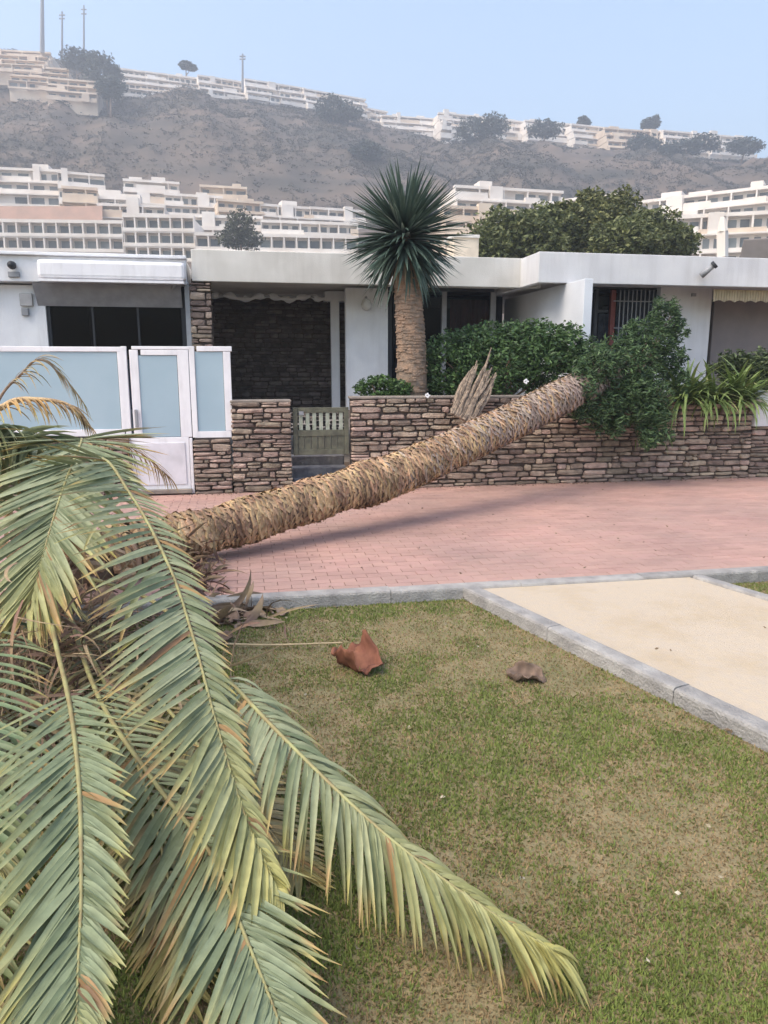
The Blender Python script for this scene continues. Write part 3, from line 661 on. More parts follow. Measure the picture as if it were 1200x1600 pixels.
def mast(label, px, py0, py1, Y, r0, arms=True):
    a_, b_ = at_y(px, py1, Y), at_y(px, py0, Y); m = thing('antenna_mast', label, 'mast', a_)
    MB().tube([a_, a_.lerp(b_, .5), b_], [r0, r0*.8, r0*.6], 8).build('pole', M_grey, m)
    if arms:
        for k in (.86, .93): q = a_.lerp(b_, k); MB().tube([q+Vector((-r0*2.2, 0, 0)), q+Vector((r0*2.2, 0, 0))], r0*.5, 6).build('antenna', M_grey, m)
mast('thickest antenna mast, leftmost on the hilltop skyline', 66, -30, 82, 315, .95, False)
mast('middle of the three hilltop masts, the shortest', 97, 18, 96, 318, .5)
mast('rightmost of the three hilltop masts beside the dark trees', 131, 8, 104, 318, .48)
mast('white lattice mast on the ridge between terraces', 379, 84, 142, 330, .55)

# ------------------------------------------------------------------ trees and bushes
def blob_leaves(blobs, n, size, lo, hi, shell=.45, aspect=.5, squash=1.0):
    """leaf cloud over several ellipsoids, thicker near their surfaces, broken up by noise so gaps show"""
    P = []; w_ = np.array([b[1][0]*b[1][2] for b in blobs]); w_ = w_/w_.sum()
    for (c, rad), q in zip(blobs, w_):
        m = int(n*q*1.5); d = rng.normal(size=(m, 3)); d /= np.linalg.norm(d, axis=1)[:, None]
        r = (shell + (1-shell)*rng.random(m))
        lump = np.array([noise.noise(Vector(x)*2.3 + Vector(c)*.7) for x in d])
        r = r*(1+.35*lump); p = np.array(c)+d*r[:, None]*np.array(rad)
        g = np.array([noise.noise(Vector(x)*(1.6/max(.25, rad[0]*.4))) for x in p]); P.append(p[g > -.22])
    P = np.concatenate(P)
    return leaves(P, np.full(len(P), size), lo, hi, aspect, up=.6)
def tree(name, label, px, Y, blobs, n, size, lo, hi, zb, trunk_r=.15, group=None, cat='tree'):
    """blobs given as (px, py, dY, rx, rz) in photo pixels for centre and size"""
    k = Y/F/.95; bl = []
    for (bx_, by_, dy, rx, rz) in blobs:
        c_ = at_y(bx_, by_, Y+dy); bl.append((tuple(c_), (rx*k, (rx*k+rz*k)*.5, rz*k)))
    base = Vector((at_y(px, blobs[0][1], Y).x, Y, zb)); r = thing(name, label, cat, base, group)
    V_, F_, c_ = blob_leaves(bl, n, size, lo, hi); np_obj('crown', V_, F_, M_leaf, r, c_)
    mb = MB(); top = Vector(bl[0][0]); mid = base.lerp(top, .55)+Vector((.1*trunk_r*3, 0, 0))
    mb.tube([base-Vector((0,0,.3)), base.lerp(mid, .5), mid, top], [trunk_r*1.3, trunk_r, trunk_r*.8, trunk_r*.3], 8)
    for (c_, rd) in bl[1:]: mb.tube([mid, mid.lerp(Vector(c_), .6)+Vector((0, 0, .1)), Vector(c_)], [trunk_r*.6, trunk_r*.4, trunk_r*.15], 6)
    mb.build('trunk', M_ybark, r, smooth=True); return r
GL, GH = (.06, .08, .03), (.24, .26, .105)
tree('garden_tree', 'broad green tree behind the roof just right of the cream chimney', 800, 30, [(800, 370, 0, 62, 38), (760, 388, -1, 40, 30), (845, 358, 1, 55, 36), (830, 395, 0, 60, 30)], 15000, .21, GL, GH, 0, .2, 'green trees behind the roofs')
tree('garden_tree', 'tallest green tree behind the roofs with ragged yellowish top', 910, 32, [(915, 360, 0, 62, 40), (880, 338, 0, 30, 20), (922, 314, 0, 22, 16), (960, 345, 0, 46, 40), (900, 395, 0, 70, 30)], 17000, .21, GL, (.27, .27, .10), 0, .22, 'green trees behind the roofs')
tree('garden_tree', 'green tree behind the roofs nearest the white tiered hotel', 1010, 30, [(1010, 370, 0, 56, 34), (1050, 382, 0, 40, 24), (975, 380, -1, 50, 34)], 13000, .20, GL, GH, 0, .2, 'green trees behind the roofs')
tree('small_tree', 'small olive-green tree standing before the single-row block', 375, 120, [(375, 350, 0, 22, 20), (362, 372, 0, 22, 16), (390, 374, 0, 20, 16)], 2600, .5, (.04, .05, .03), (.14, .15, .08), 9, .25)
hz = [('dark tree at the top left of the hill, under the masts', 118, 310, [(118, 92, 0, 20, 14), (140, 100, 0, 22, 16)]), ('tall dark tree beside the ridge terrace left end', 165, 302, [(160, 112, 0, 22, 24), (178, 128, 0, 14, 24)]),
      ('dark bushy tree running down the slope below the hilltop trees', 170, 290, [(172, 138, 0, 20, 14)]), ('lone rounded dark bush tree below the sloping ridge terrace', 520, 325, [(520, 170, 0, 26, 18), (548, 178, 0, 20, 10)]),
      ('dark bush low on the slope left of the spiky crown', 575, 280, [(572, 236, 0, 24, 14)]), ('bushy dark tree on the slope beneath the pale tower wall', 745, 318, [(740, 205, 0, 28, 18), (770, 196, 0, 24, 16)]), 
      ('dark tree on the ridge between white blocks', 850, 335, [(852, 202, 0, 26, 12)]), ('dark rounded tree under the broadest cream ridge block', 1005, 322, [(1004, 226, 0, 24, 14), (1040, 236, 0, 22, 12)]), ('two-lobed dark tree on the right slope', 1080, 322, [(1070, 232, 0, 26, 12), (1100, 224, 0, 26, 12)]), ('small dark ridge tree poking above the cream ridge block', 1018, 356, [(1016, 194, 0, 13, 8), (1024, 190, 0, 6, 8)]), ('tiny dark ridge tree left of the cream block', 911, 356, [(911, 190, 0, 8, 6), (916, 192, 0, 6, 5)]), ('dark tree at the right end of the slope', 1160, 325, [(1165, 228, 0, 28, 11)]), ('tiny dark tree on the upper skyline above the first ridge terrace', 290, 345, [(290, 102, 0, 9, 5), (300, 106, 0, 7, 4)])]
for lb, px, Y, bl in hz:
    bz = H(at_y(px, 180, Y).x, Y)
    tree('hill_tree', lb, px, Y, bl, 900*len(bl)+300, 1.3, (.03, .045, .04), (.075, .095, .07), bz, .35, 'dark trees on the hill')
# garden bushes
def bush(label, Y, blobs, n, size, lo, hi, zb, name='garden_bush', aspect=.45, extra=None):
    k = Y/F; bl = []
    for (bx_, by_, dy, rx, rz) in blobs: bl.append((tuple(at_y(bx_, by_, Y+dy)), (rx*k, max(.25, (rx+rz)*.4*k), rz*k)))
    c0 = Vector(bl[0][0]); base = Vector((c0.x, c0.y, zb)); r = thing(name, label, 'bush', base)
    V_, F_, c_ = blob_leaves(bl, n, size, lo, hi, shell=.5, aspect=aspect); 
    np_obj('foliage', V_, F_, M_leaf, r, c_); mb = MB()
    for (c_, rd) in [q_ for q_ in bl if q_[1][0] > .25]:
        for q in range(3): mb.tube([base+Vector((random.uniform(-.1, .1), 0, -.05)), Vector(c_)+Vector((random.uniform(-.5, .5)*rd[0], random.uniform(-.3, .3)*rd[1], random.uniform(-.2, .6)*rd[2]))], [.02, .006], 5)
    mb.build('stem', M_ybark, r); return r
BL, BH = (.03, .065, .025), (.14, .24, .08)
bush('large dark green leafy bush behind the wall between spiky tree and fallen trunk', 11.0, [(780, 565, 0, 72, 58), (700, 575, 0, 50, 55), (850, 560, .1, 62, 56), (740, 545, .2, 46, 36), (820, 530, .2, 50, 30), (885, 545, .2, 34, 40)], 15000, .075, BL, BH, 1.08)
bush('small bright green bush at the foot of the white wall', 10.5, [(592, 607, 0, 38, 20), (625, 610, 0, 22, 16)], 2600, .06, (.02, .05, .015), (.12, .22, .06), 1.08)
bush('dark shrub crushed around the root end of the fallen palm, spilling over the wall', 10.35, [(965, 590, 0, 66, 62), (1010, 540, .3, 50, 42), (1040, 500, .4, 28, 26), (1000, 625, -.2, 52, 44), (1020, 660, -.35, 26, 34), (940, 640, -.3, 46, 34), (912, 605, -.55, 24, 40), (935, 570, -.4, 30, 30), (1045, 560, .4, 28, 44), (1062, 520, .4, 12, 18), (1050, 478, .4, 9, 14), (1030, 470, .4, 7, 12), (1012, 690, -.4, 12, 14), (960, 668, -.35, 14, 16), (900, 640, -.5, 10, 14), (1040, 680, -.35, 14, 12), (1066, 600, .2, 10, 26), (985, 520, .3, 12, 18), (925, 540, .3, 10, 16)], 15000, .085, (.02, .045, .02), (.13, .215, .085), 1.08, aspect=.28)
bush('dull green bush at the right edge behind the strap-leaved plants', 11.4, [(1195, 585, 0, 40, 34), (1150, 575, .2, 40, 26)], 4200, .08, (.03, .05, .02), (.13, .17, .07), 1.08)
# blade shaped leaf, shared
def blade_mesh(name, L_, W_, bend, m, lo, hi, n=6, fold=.25):
    v = []; c = []; f = []; x = z = 0; a_ = 0
    for i in range(n+1):
        u = i/n; wd = W_*.5*(1-u**2.2)*(.75+.6*min(1, u*3)) + .0004
        for sgn, h_ in ((-1, fold), (0, 0), (1, fold)): v.append((x, sgn*wd, z + h_*wd)); c.append([lo[k]*(1-u)+hi[k]*u for k in range(3)])
        a_ += bend/n; x += L_/n*math.cos(a_); z -= L_/n*math.sin(a_)
    for i in range(n):
        k = i*3; f += [(k, k+1, k+4, k+3), (k+1, k+2, k+5, k+4)]
    me = bpy.data.meshes.new(name); me.from_pydata(v, [], f); ca = me.color_attributes.new('Col', 'FLOAT_COLOR', 'POINT')
    for i, q in enumerate(c): ca.data[i].color = (*q, 1)
    me.materials.append(m); me.polygons.foreach_set('use_smooth', [True]*len(f)); return me
# spiky yucca
Yy = 10.75
cy = at_y(632, 352, Yy); yb = at_y(640, 602, Yy)
yu = thing('yucca_tree', 'spiky blue-green yucca with a round crown on a thick brown trunk', 'tree', Vector((yb.x, Yy, 1.05)))
tr = MB(); pts = catmull([Vector((yb.x+.02, Yy, .95)), at_y(643, 560, Yy), at_y(640, 500, Yy), at_y(637, 440, Yy), cy+Vector((0, 0, -.1))], 14)
tr.tube(pts, [.24, .235, .22, .205, .20, .20, .20, .195, .19, .185, .17, .15, .12, .08], 14).build('trunk', M_ybark, yu, smooth=True)
mr = Joined()
for i in range(300):    # bark plates left by old leaves
    u = random.random()*.78; a_ = random.uniform(PI, 2*PI) if random.random() < .8 else random.uniform(0, PI); k = int(u*13); P = pts[k].lerp(pts[min(13, k+1)], u*13-k); r_ = (.24, .235, .22, .205, .20, .20, .20, .195, .19, .185, .17, .15, .12, .08)[k]+.0
    q = P+Vector((math.cos(a_), math.sin(a_), 0))*r_; Mx = Matrix.Translation(q) @ Matrix.Rotation(a_+PI/2, 4, 'Z') @ Matrix.Diagonal((.12, .014, .028, 1))
    me, v, f = random.choice(STONES); mr.add(np.array([tuple(Mx @ Vector(p)) for p in v]), f)
tag(mr.build('bark_scales', M_ybark, yu), kind='stuff')
yl = [blade_mesh('leaf', .86, .044, b_, M_leaf, (.04, .07, .06), (.09, .14, .11)) for b_ in (.05, .25, .6)] + [blade_mesh('leaf', .78, .042, .15, M_leaf, (.18, .23, .21), (.27, .33, .28))]  # last mesh is paler: highlights on the upper crown put into leaf colour
ydead = blade_mesh('leaf', .6, .04, .5, M_dry, (.18, .15, .10), (.28, .23, .15))
yj = Joined(); yjc = []
for i in range(720):
    el = math.asin(random.uniform(-.9, .98)); az = random.uniform(0, 2*PI); k = random.uniform(.86, 1.12)
    cen = cy + Vector((0, 0, -.30+.26*(math.sin(el)*.5+.5)))
    me = yl[3] if random.random() < .10 and el > -.2 else (yl[0] if el > .3 else random.choice(yl[:3]))
    if el < -.75 and random.random() < .5: me = ydead
    Mx = Matrix.Translation(cen) @ Matrix.Rotation(az, 4, 'Z') @ Matrix.Rotation(-el, 4, 'Y') @ Matrix.Rotation(random.uniform(-.6, .6), 4, 'X') @ Matrix.Diagonal((k*1.02, 1, 1, 1))
    if i < 300: inst('leaf', me, yu, None, M=Mx)
    else:
        vv = np.array([tuple(Mx @ q.co) for q in me.vertices]); yj.add(vv, [tuple(q.vertices) for q in me.polygons]); yjc += [tuple(q.color)[:3] for q in me.color_attributes[0].data]
tag(np_obj('leaf_mass', np.concatenate(yj.V), np.array(yj.T), M_leaf, yu, np.array(yjc), smooth=True), kind='stuff')
# strap-leaved plants on the wall
sl_ = [blade_mesh('leaf', .55, .027, b_, M_leaf, (.07, .12, .03), (.24, .32, .10)) for b_ in (.9, 1.5, 2.1)] + [blade_mesh('leaf', .5, .026, 1.3, M_leaf, (.2, .26, .07), (.38, .38, .16))]
for (px, Y, lb) in ((1068, 10.75, 'strap-leaved plant closest to the crushed shrub'), (1112, 10.8, 'middle strap-leaved plant with yellow-edged leaves on the wall'), (1158, 10.9, 'strap-leaved plant on the wall nearest the right edge')):
    b_ = at_y(px, 612, Y); b_.z = 1.1; g = thing('strap_leaf_plant', lb, 'plant', b_, 'strap-leaved plants behind the wall')
    for i in range(150):
        az = random.uniform(0, 2*PI); el = random.uniform(.55, 1.45)
        Mx = Matrix.Translation(b_+Vector((random.uniform(-.1, .1), random.uniform(-.1, .1), 0))) @ Matrix.Rotation(az, 4, 'Z') @ Matrix.Rotation(-el, 4, 'Y') @ Matrix.Scale(random.uniform(1.0, 1.75), 4)
        inst('leaf', random.choice(sl_ if random.random() < .5 else sl_[:3]), g, None, M=Mx)
g0 = S(sx(1035, TW-.05), TW-.02, 1.05); g = thing('trailing_plant', 'grassy green tuft hanging down the face of the stone wall', 'plant', g0)
for i in range(60):
    az = random.uniform(-2.6, -.5); P = g0+E1*random.uniform(-.35, .15)+Vector((0, 0, random.uniform(-.45, .0)))+E2*-.02
    Mx = Matrix.Translation(P) @ Matrix.Rotation(az, 4, 'Z') @ Matrix.Rotation(-random.uniform(-.3, .7), 4, 'Y') @ Matrix.Scale(random.uniform(.4, .7), 4); inst('leaf', random.choice(sl_[1:]), g, None, M=Mx)
# white flowers near the wall top
for i, (px, py, lb) in enumerate(((668, 618, 'small white blossom near the yucca foot'), (822, 596, 'white blossom beside the upper fallen trunk'), (1028, 612, 'pale stone chunk on the wall beside the crushed shrub'))):
    c_ = at_y(px, py, 9.95 if i < 2 else 10.2)
    me, v, f = STONES[i]; J = Joined()
    for k in range(5 if i < 2 else 1):
        a_ = k*2*PI/5; Mx = Matrix.Translation(c_+Vector((math.cos(a_)*.02, 0, math.sin(a_)*.02))*(i < 2)) @ Matrix.Rotation(a_, 4, 'Y') @ Matrix.Diagonal((.035, .02, .022, 1) if i < 2 else (.16, .12, .09, 1)); J.add(np.array([tuple(Mx @ Vector(p)) for p in v]), f)
    tag(J.build('blossom' if i < 2 else 'loose_stone', M_white if i < 2 else M_cap), lb, 'flower' if i < 2 else 'stone')

# ------------------------------------------------------------------ the fallen palm
path = catmull([at_y(118, 905, 5.25), at_y(190, 868, 5.6), at_y(262, 846, 5.95), at_y(350, 823, 6.25), at_y(450, 793, 6.7), at_y(540, 765, 7.15), at_y(610, 744, 7.55), at_y(700, 706, 8.16), at_y(800, 659, 8.94), at_y(895, 612, 9.85), at_y(955, 588, 10.6)], 90)
def trad(i):
    u = i/89; return .168 + .052*u + .022*math.exp(-((u-.56)/.04)**2) - .012*math.exp(-((u-.47)/.03)**2) + .010*math.sin(u*61)*math.exp(-((u-.35)/.3)**2) + .03*math.exp(-((u-.14)/.06)**2)
palm = thing('fallen_palm', 'uprooted date palm fallen from behind the wall across the paving onto the lawn', 'palm tree', Vector((path[30].x, path[30].y, 0)))
trunk = MB().tube(path, [trad(i) for i in range(90)], 18).build('trunk', M_barkd, palm, smooth=True)
# leaf base scar: wide wedge with a raised lip towards the crown
v = []; f = []
for (x, wd, h_) in ((-.5, .0, .0), (-.2, .7, .25), (.2, 1.0, .8), (.42, .8, 1.0), (.5, .55, .75), (.48, .45, 0.0)):
    for q in (-.5, -.25, 0, .25, .5): v.append((x + abs(q)*-.35*(.3+h_), q*wd, h_*(1-abs(q)*.9)))
for r in range(5):
    for j in range(4): k = r*5+j; f.append((k, k+1, k+6, k+5))
lb = bpy.data.meshes.new('leaf_base'); lb.from_pydata(v, [], f); lb.materials.append(M_bark)
lbs = bpy.data.meshes.new('leaf_base'); lbs.from_pydata(v, [], f); lbs.materials.append(M_bark)
arc = [0]
for i in range(1, 90): arc.append(arc[-1]+(path[i]-path[i-1]).length)
LT = arc[-1]; sc_list = []; x = 0.25; row = 0
while x < LT-.05:
    i = max(k for k in range(90) if arc[k] <= x); fr = (x-arc[i])/max(1e-6, arc[min(89, i+1)]-arc[i]) if i < 89 else 0
    P = path[i].lerp(path[min(89, i+1)], fr); d = (path[max(0, i-1)]-path[min(89, i+2)]).normalized()   # towards the crown
    u_ = d.cross(Vector((0, 0, 1))).normalized(); v_ = u_.cross(d); r_ = trad(i); nr = 16
    for j in range(nr):
        a_ = 2*PI*(j+.5*(row % 2))/nr + row*.012; nrm = u_*math.cos(a_)+v_*math.sin(a_)
        xx = x + random.uniform(-.006, .006)
        crown = max(0, 1-(x-.25)/1.1); far = min(1, max(0, (x/LT-.45)*3)); wdt = 2*PI*r_/nr*random.uniform(1.7, 3.0); hh = (.019-.008*far)*random.uniform(.4, 1.4)+.05*crown*random.uniform(.3, 1.3); ln = .072*(1+.9*crown)*random.uniform(.8, 1.1)
        side = nrm.cross(d); kk = .11+.2*crown; dd = (d+nrm*kk+side*random.gauss(0, .07)).normalized(); nn = (nrm-d*kk).normalized()
        Mx = Matrix((dd*ln, side*wdt, nn*hh)).transposed().to_4x4(); Mx.translation = P+nrm*(r_-.006)+d*random.uniform(-.012, .012)+side*random.uniform(-.012, .012)
        face = nrm.dot((Vector((0, 0, CAM_H))-P).normalized()); sc_list.append((face/P.length, Mx, random.random() < (x/LT-.38)*2.0))
    x += .05*(1+.35*crown); row += 1
sc_list.sort(key=lambda q: -q[0])
M_bark2 = mat('palm_bark_grey', (0.48, 0.38, 0.31), (0.27, 0.205, 0.17), 6, bump=0.9, bscale=70, rnd=0.25, detail=8); lbs.materials.clear(); lbs.materials.append(M_bark2)
J = Joined(); J2 = Joined(); va = np.array(v)
for k, (q, Mx, gy) in enumerate(sc_list):
    if k < 300: inst('leaf_base', lbs if gy else lb, trunk, None, M=Mx)
    else: B_ = np.array(Mx.to_3x3()); (J2 if gy else J).add(va @ B_.T + np.array(Mx.translation), f)
tag(J.build('leaf_scars', M_bark, trunk), kind='stuff'); tag(J2.build('leaf_scars', M_bark2, trunk), kind='stuff')
print('scars', len(sc_list))
def mixc(a_, b_, k): k = max(0, min(1, k)); return [a_[i]*(1-k)+b_[i]*k for i in range(3)]
GREEN = (.32, .345, .21); GREEN2 = (.17, .21, .115); YEL = (.50, .45, .14); TAN = (.50, .31, .13); BRN = (.22, .13, .07)
def leaflet(p, d0, nrm, L_, W_, grav, col, tipcol, tipk, fold=.35, n=6, curl=0.0, floor=LAWN_Z+.012):
    """one folded leaflet: returns verts, quads, colours"""
    V_ = []; C_ = []; d = d0.normalized(); q = p.copy()
    for i in range(n+1):
        u = i/n; wd = W_*.5*min(1, .45+u*3.0)*(1-u**2.6) + .0006
        sd_ = d.cross(nrm); sd_ = sd_.normalized() if sd_.length > 1e-4 else Vector((1, 0, 0)); up_ = sd_.cross(d)
        c = mixc(mixc(col, YEL, (u-tipk*.6)*.8), tipcol, (u-tipk)/max(.05, 1-tipk)*1.7)
        for sgn in (-1, 0, 1):
            w_ = q+sd_*sgn*wd+up_*(abs(sgn)*fold*wd); w_.z = max(w_.z, floor + (.004 if sgn else 0)); V_.append(tuple(w_)); C_.append(c)
        d = (d+Vector((0, 0, -1))*grav/n + sd_*curl/n).normalized(); q = q+d*(L_/n)
        if q.z < floor+.004: q.z = floor+.004; d.z = abs(d.z)*.1; d.normalize()
    F_ = []
    for i in range(n): k = i*3; F_ += [(k, k+1, k+4, k+3), (k+1, k+2, k+5, k+4)]
    return V_, F_, C_
budget = [300]
def frond(ctrl, label=None, L_=.42, W_=.026, grav=.6, n=70, upv=(0, 0, 1), start=.05, ang=(62, 22), lift=.15, individual=0, green=GREEN, yel=.75, tip=TAN, brown=0.0, wl=1.0, wr=1.0, r0=.0125, seed=1, prof=None, tilt=0.0, jit=.07, roll=0.0, gaps=0.0, m=None):
    R_ = random.Random(seed); P = catmull(ctrl, 60); up0 = Vector(upv).normalized(); P = [Vector((p.x, p.y, max(p.z, LAWN_Z+.02))) for p in P]
    rad = [max(.0025, r0*(1-i/62)**.8) for i in range(60)]
    fo = MB().tube(P, rad, 7).build('frond', M_rachis if m is None else m, palm, smooth=True)
    if label: fo['label'] = label
    Vs = []; Fs = []; Cs = []; cnt = 0; made = 0
    mf = M_frond if brown < .8 else M_dry
    for i in range(n):
        u = start+(1-start)*(i+.5)/n; k = min(58, int(u*59)); f_ = u*59-k; q = P[k].lerp(P[k+1], f_); T = (P[min(59, k+2)]-P[max(0, k-1)]).normalized()
        side = T.cross(up0).normalized(); nn = side.cross(T).normalized()
        if roll: Rm = Matrix.Rotation(roll, 3, T); side = Rm @ side; nn = Rm @ nn
        ln = L_*(min(1, .55+1.3*u) * (1-max(0, u-.55)/.45*.55))
        a_ = math.radians(ang[0]+(ang[1]-ang[0])*u**1.3)
        for sg, ws in ((1, wr), (-1, wl)):
            if ws <= 0 or R_.random() < gaps: continue
            aa = a_+R_.uniform(-jit, jit); lf = lift+R_.gauss(0, .09)+tilt*sg
            d0 = T*math.cos(aa)+(side*sg*math.cos(lf)+nn*math.sin(lf))*math.sin(aa)
            cg = mixc(green, GREEN2, R_.random()**1.3); cg = mixc(cg, YEL, max(0, (u-yel)/(1-yel+.01))*.9*R_.uniform(.5, 1.1)) ; cg = mixc(cg, BRN if R_.random() < .4 else TAN, brown*R_.uniform(.6, 1.1))
            if R_.random() < .035: cg = mixc(TAN, BRN, R_.random())
            tc = mixc(mixc(YEL, tip, R_.random()*1.5), BRN, R_.random()**3*.8)
            VV, FF, CC = leaflet(q+side*sg*rad[k]*.6+T*R_.uniform(-.006, .006), d0, nn, ln*ws*R_.uniform(.86, 1.08), W_*R_.uniform(.8, 1.15), (grav*R_.uniform(.6, 1.4) + (R_.uniform(.5, 1.6) if R_.random() < .05 else 0)), cg, tc, R_.uniform(.62, .93), fold=R_.uniform(.3, .85), curl=R_.gauss(0, .07))
            if made < individual and budget[0] > 0 and u > .0:
                np_obj('leaflet', VV, FF, mf, fo, CC, smooth=True, origin=q.copy()); made += 1; budget[0] -= 1
            else:
                Vs += VV; Fs += [tuple(x_+cnt for x_ in F__) for F__ in FF]; Cs += CC; cnt += len(VV)
    if cnt: tag(np_obj('leaflet_mass', Vs, Fs, mf, fo, np.array(Cs), smooth=True), kind='stuff')
    return fo
def A_(*q): return [at_y(*p) for p in q]
# big frond sweeping down the middle
frond(A_((90, 840, 4.5), (150, 720, 4.1), (205, 775, 3.75), (262, 880, 3.2), (300, 990, 2.8), (338, 1130, 2.35), (385, 1280, 2.05), (436, 1400, 1.85)), 'large frond sweeping down the middle with yellow tip', L_=.50, W_=.029, grav=.10, n=108, start=.06, ang=(72, 22), individual=110, yel=.62, seed=3, wr=1.0, wl=.36, lift=.03, gaps=.02, roll=-.25)
# frond stretched over the lawn to the right
frond(A_((130, 900, 4.5), (240, 940, 3.6), (345, 1050, 2.75), (460, 1170, 2.30), (600, 1302, 2.02), (745, 1410, 1.84), (872, 1490, 1.74)), 'frond stretched out over the lawn to the right', L_=.37, W_=.021, grav=1.15, n=88, start=.34, ang=(70, 16), individual=104, yel=.5, seed=5, wr=1.0, wl=.62, lift=.10, jit=.14, gaps=.03)
# frond straight towards the camera at the left
frond(A_((70, 900, 4.4), (84, 990, 3.3), (108, 1095, 2.55), (123, 1220, 2.02), (127, 1380, 1.66), (122, 1520, 1.42), (116, 1700, 1.16)), 'frond pointing straight at the viewer on the left', L_=.42, W_=.022, grav=.07, n=76, start=.32, ang=(44, 28), individual=86, green=(.25, .295, .17), tip=(.36, .37, .18), yel=.85, seed=8, wr=1.0, wl=.5, lift=.0)
# frond low between them with browned leaflets on its left
frond(A_((100, 930, 4.3), (150, 1080, 3.1), (240, 1220, 2.45), (330, 1335, 2.02), (378, 1450, 1.72), (430, 1580, 1.45), (470, 1690, 1.28)), 'low frond near the bottom edge with browned left leaflets', L_=.42, W_=.022, grav=.08, n=78, start=.15, ang=(48, 26), green=(.27, .315, .19), yel=.9, tip=TAN, seed=12, wr=1.0, wl=.75, lift=-.05)
# upper frond hanging over, tip down
frond(A_((60, 860, 4.9), (110, 720, 4.6), (128, 688, 4.35), (100, 760, 3.95), (75, 840, 3.7), (58, 905, 3.55), (50, 935, 3.5)), 'short frond hanging over the crown with splayed yellowish tips', L_=.52, W_=.036, grav=.12, n=84, start=.26, ang=(78, 16), green=(.31, .35, .22), yel=.62, seed=21, lift=.05)
frond(A_((40, 860, 5.0), (20, 720, 4.7), (-40, 668, 4.4), (-130, 740, 3.9), (-190, 860, 3.5)), 'frond arching out of the left edge of the picture', L_=.58, W_=.034, grav=1.0, n=80, start=.1, green=(.31, .35, .22), tip=(.32, .36, .18), yel=.8, seed=22)
frond(A_((60, 850, 5.1), (78, 730, 4.95), (20, 695, 4.7), (-60, 690, 4.4), (-160, 720, 4.1)), L_=.55, W_=.034, grav=1.1, n=80, start=.1, green=(.31, .35, .22), tip=(.32, .36, .18), yel=.9, seed=23)
# lower left
frond(A_((20, 900, 4.3), (-30, 1060, 2.9), (-60, 1250, 2.1), (-80, 1450, 1.65), (-90, 1650, 1.3)), 'frond along the left edge, mostly cut off', L_=.40, W_=.026, grav=.5, n=56, start=.08, green=(.18, .25, .13), yel=.9, seed=31)
frond(A_((90, 930, 4.4), (170, 1080, 3.3), (230, 1240, 2.6), (270, 1420, 2.1), (285, 1620, 1.75)), L_=.36, W_=.024, grav=.6, n=56, start=.1, green=(.13, .15, .10), yel=.7, tip=TAN, brown=.35, seed=33)
frond(A_((110, 940, 4.5), (220, 1060, 3.5), (330, 1190, 2.85), (420, 1310, 2.45), (470, 1420, 2.2)), L_=.34, W_=.022, grav=1.1, n=54, start=.2, green=(.15, .17, .11), tip=TAN, brown=.4, seed=34)
frond(A_((60, 930, 4.6), (40, 1050, 3.6), (30, 1160, 3.0), (10, 1290, 2.5), (0, 1420, 2.2)), L_=.4, W_=.025, grav=.6, n=50, start=.1, green=(.10, .14, .11), brown=.15, seed=35)
# brown and back fronds against the white fence
frond(A_((30, 860, 5.2), (-30, 700, 5.3), (0, 622, 5.35), (30, 588, 5.4), (62, 562, 5.45), (100, 590, 5.5), (130, 630, 5.5)), 'thin dark frond standing up before the frosted glass', L_=.34, W_=.010, grav=1.3, n=26, start=.38, green=(.16, .18, .13), brown=.6, seed=41, r0=.014, m=M_ybark)
frond(A_((40, 850, 5.3), (-40, 690, 5.1), (10, 632, 5.1), (60, 624, 5.1), (110, 634, 5.1), (142, 668, 5.1)), 'curved brown dried frond before the frosted glass', L_=.28, W_=.014, grav=1.4, n=34, start=.34, green=TAN, tip=TAN, brown=.95, seed=42, r0=.03, m=M_bark)
frond(A_((100, 840, 5.2), (130, 720, 5.5), (175, 690, 5.8), (225, 712, 6.0), (262, 745, 6.2)), 'dried brown frond drooping in front of the white door', L_=.42, W_=.012, grav=1.1, n=26, start=.25, green=TAN, tip=TAN, brown=1.0, seed=43, r0=.008, gaps=.2)
print('leaflet budget left', budget[0])
# crown core: stubs and hanging brown fibres
crown_c = at_y(95, 905, 4.95)
def fibres(name, c0_, n, L0, L1, spread, seed, cols, parent, W_=.014, down=.8, label=None, dirb=(0, -1, 0)):
    R_ = random.Random(seed); Vs = []; Fs = []; Cs = []; cnt = 0
    for i in range(n):
        p = c0_+Vector((R_.gauss(0, spread[0]), R_.gauss(0, spread[1]), R_.gauss(0, spread[2]))); p.z = max(p.z, LAWN_Z+.02)
        d0 = (Vector((R_.gauss(0, 1), R_.gauss(0, 1), R_.gauss(0, .7)))+Vector(dirb)).normalized(); cc = mixc(R_.choice(cols), R_.choice(cols), R_.random())
        VV, FF, CC = leaflet(p, d0, Vector((R_.gauss(0, 1), R_.gauss(0, 1), 1)).normalized(), R_.uniform(L0, L1), W_*R_.uniform(.5, 1.5), down*R_.uniform(.3, 1.8), cc, mixc(cc, (.35, .27, .18), .5), .5, n=5, curl=R_.uniform(-1.2, 1.2))
        Vs += VV; Fs += [tuple(x_+cnt for x_ in F__) for F__ in FF]; Cs += CC; cnt += len(VV)
    o = np_obj(name, Vs, Fs, M_dry, parent, np.array(Cs), smooth=True); tag(o, label, kind='stuff'); return o
PK = [(.26, .15, .11), (.16, .10, .08), (.32, .20, .15), (.10, .065, .05), (.38, .28, .18)]
fibres('crown_fibres', at_y(90, 1000, 4.1), 460, .25, .6, (.42, .35, .18), 5, PK, palm)
fibres('crown_fibres', at_y(60, 1060, 3.4), 260, .2, .5, (.3, .3, .15), 6, PK, palm)
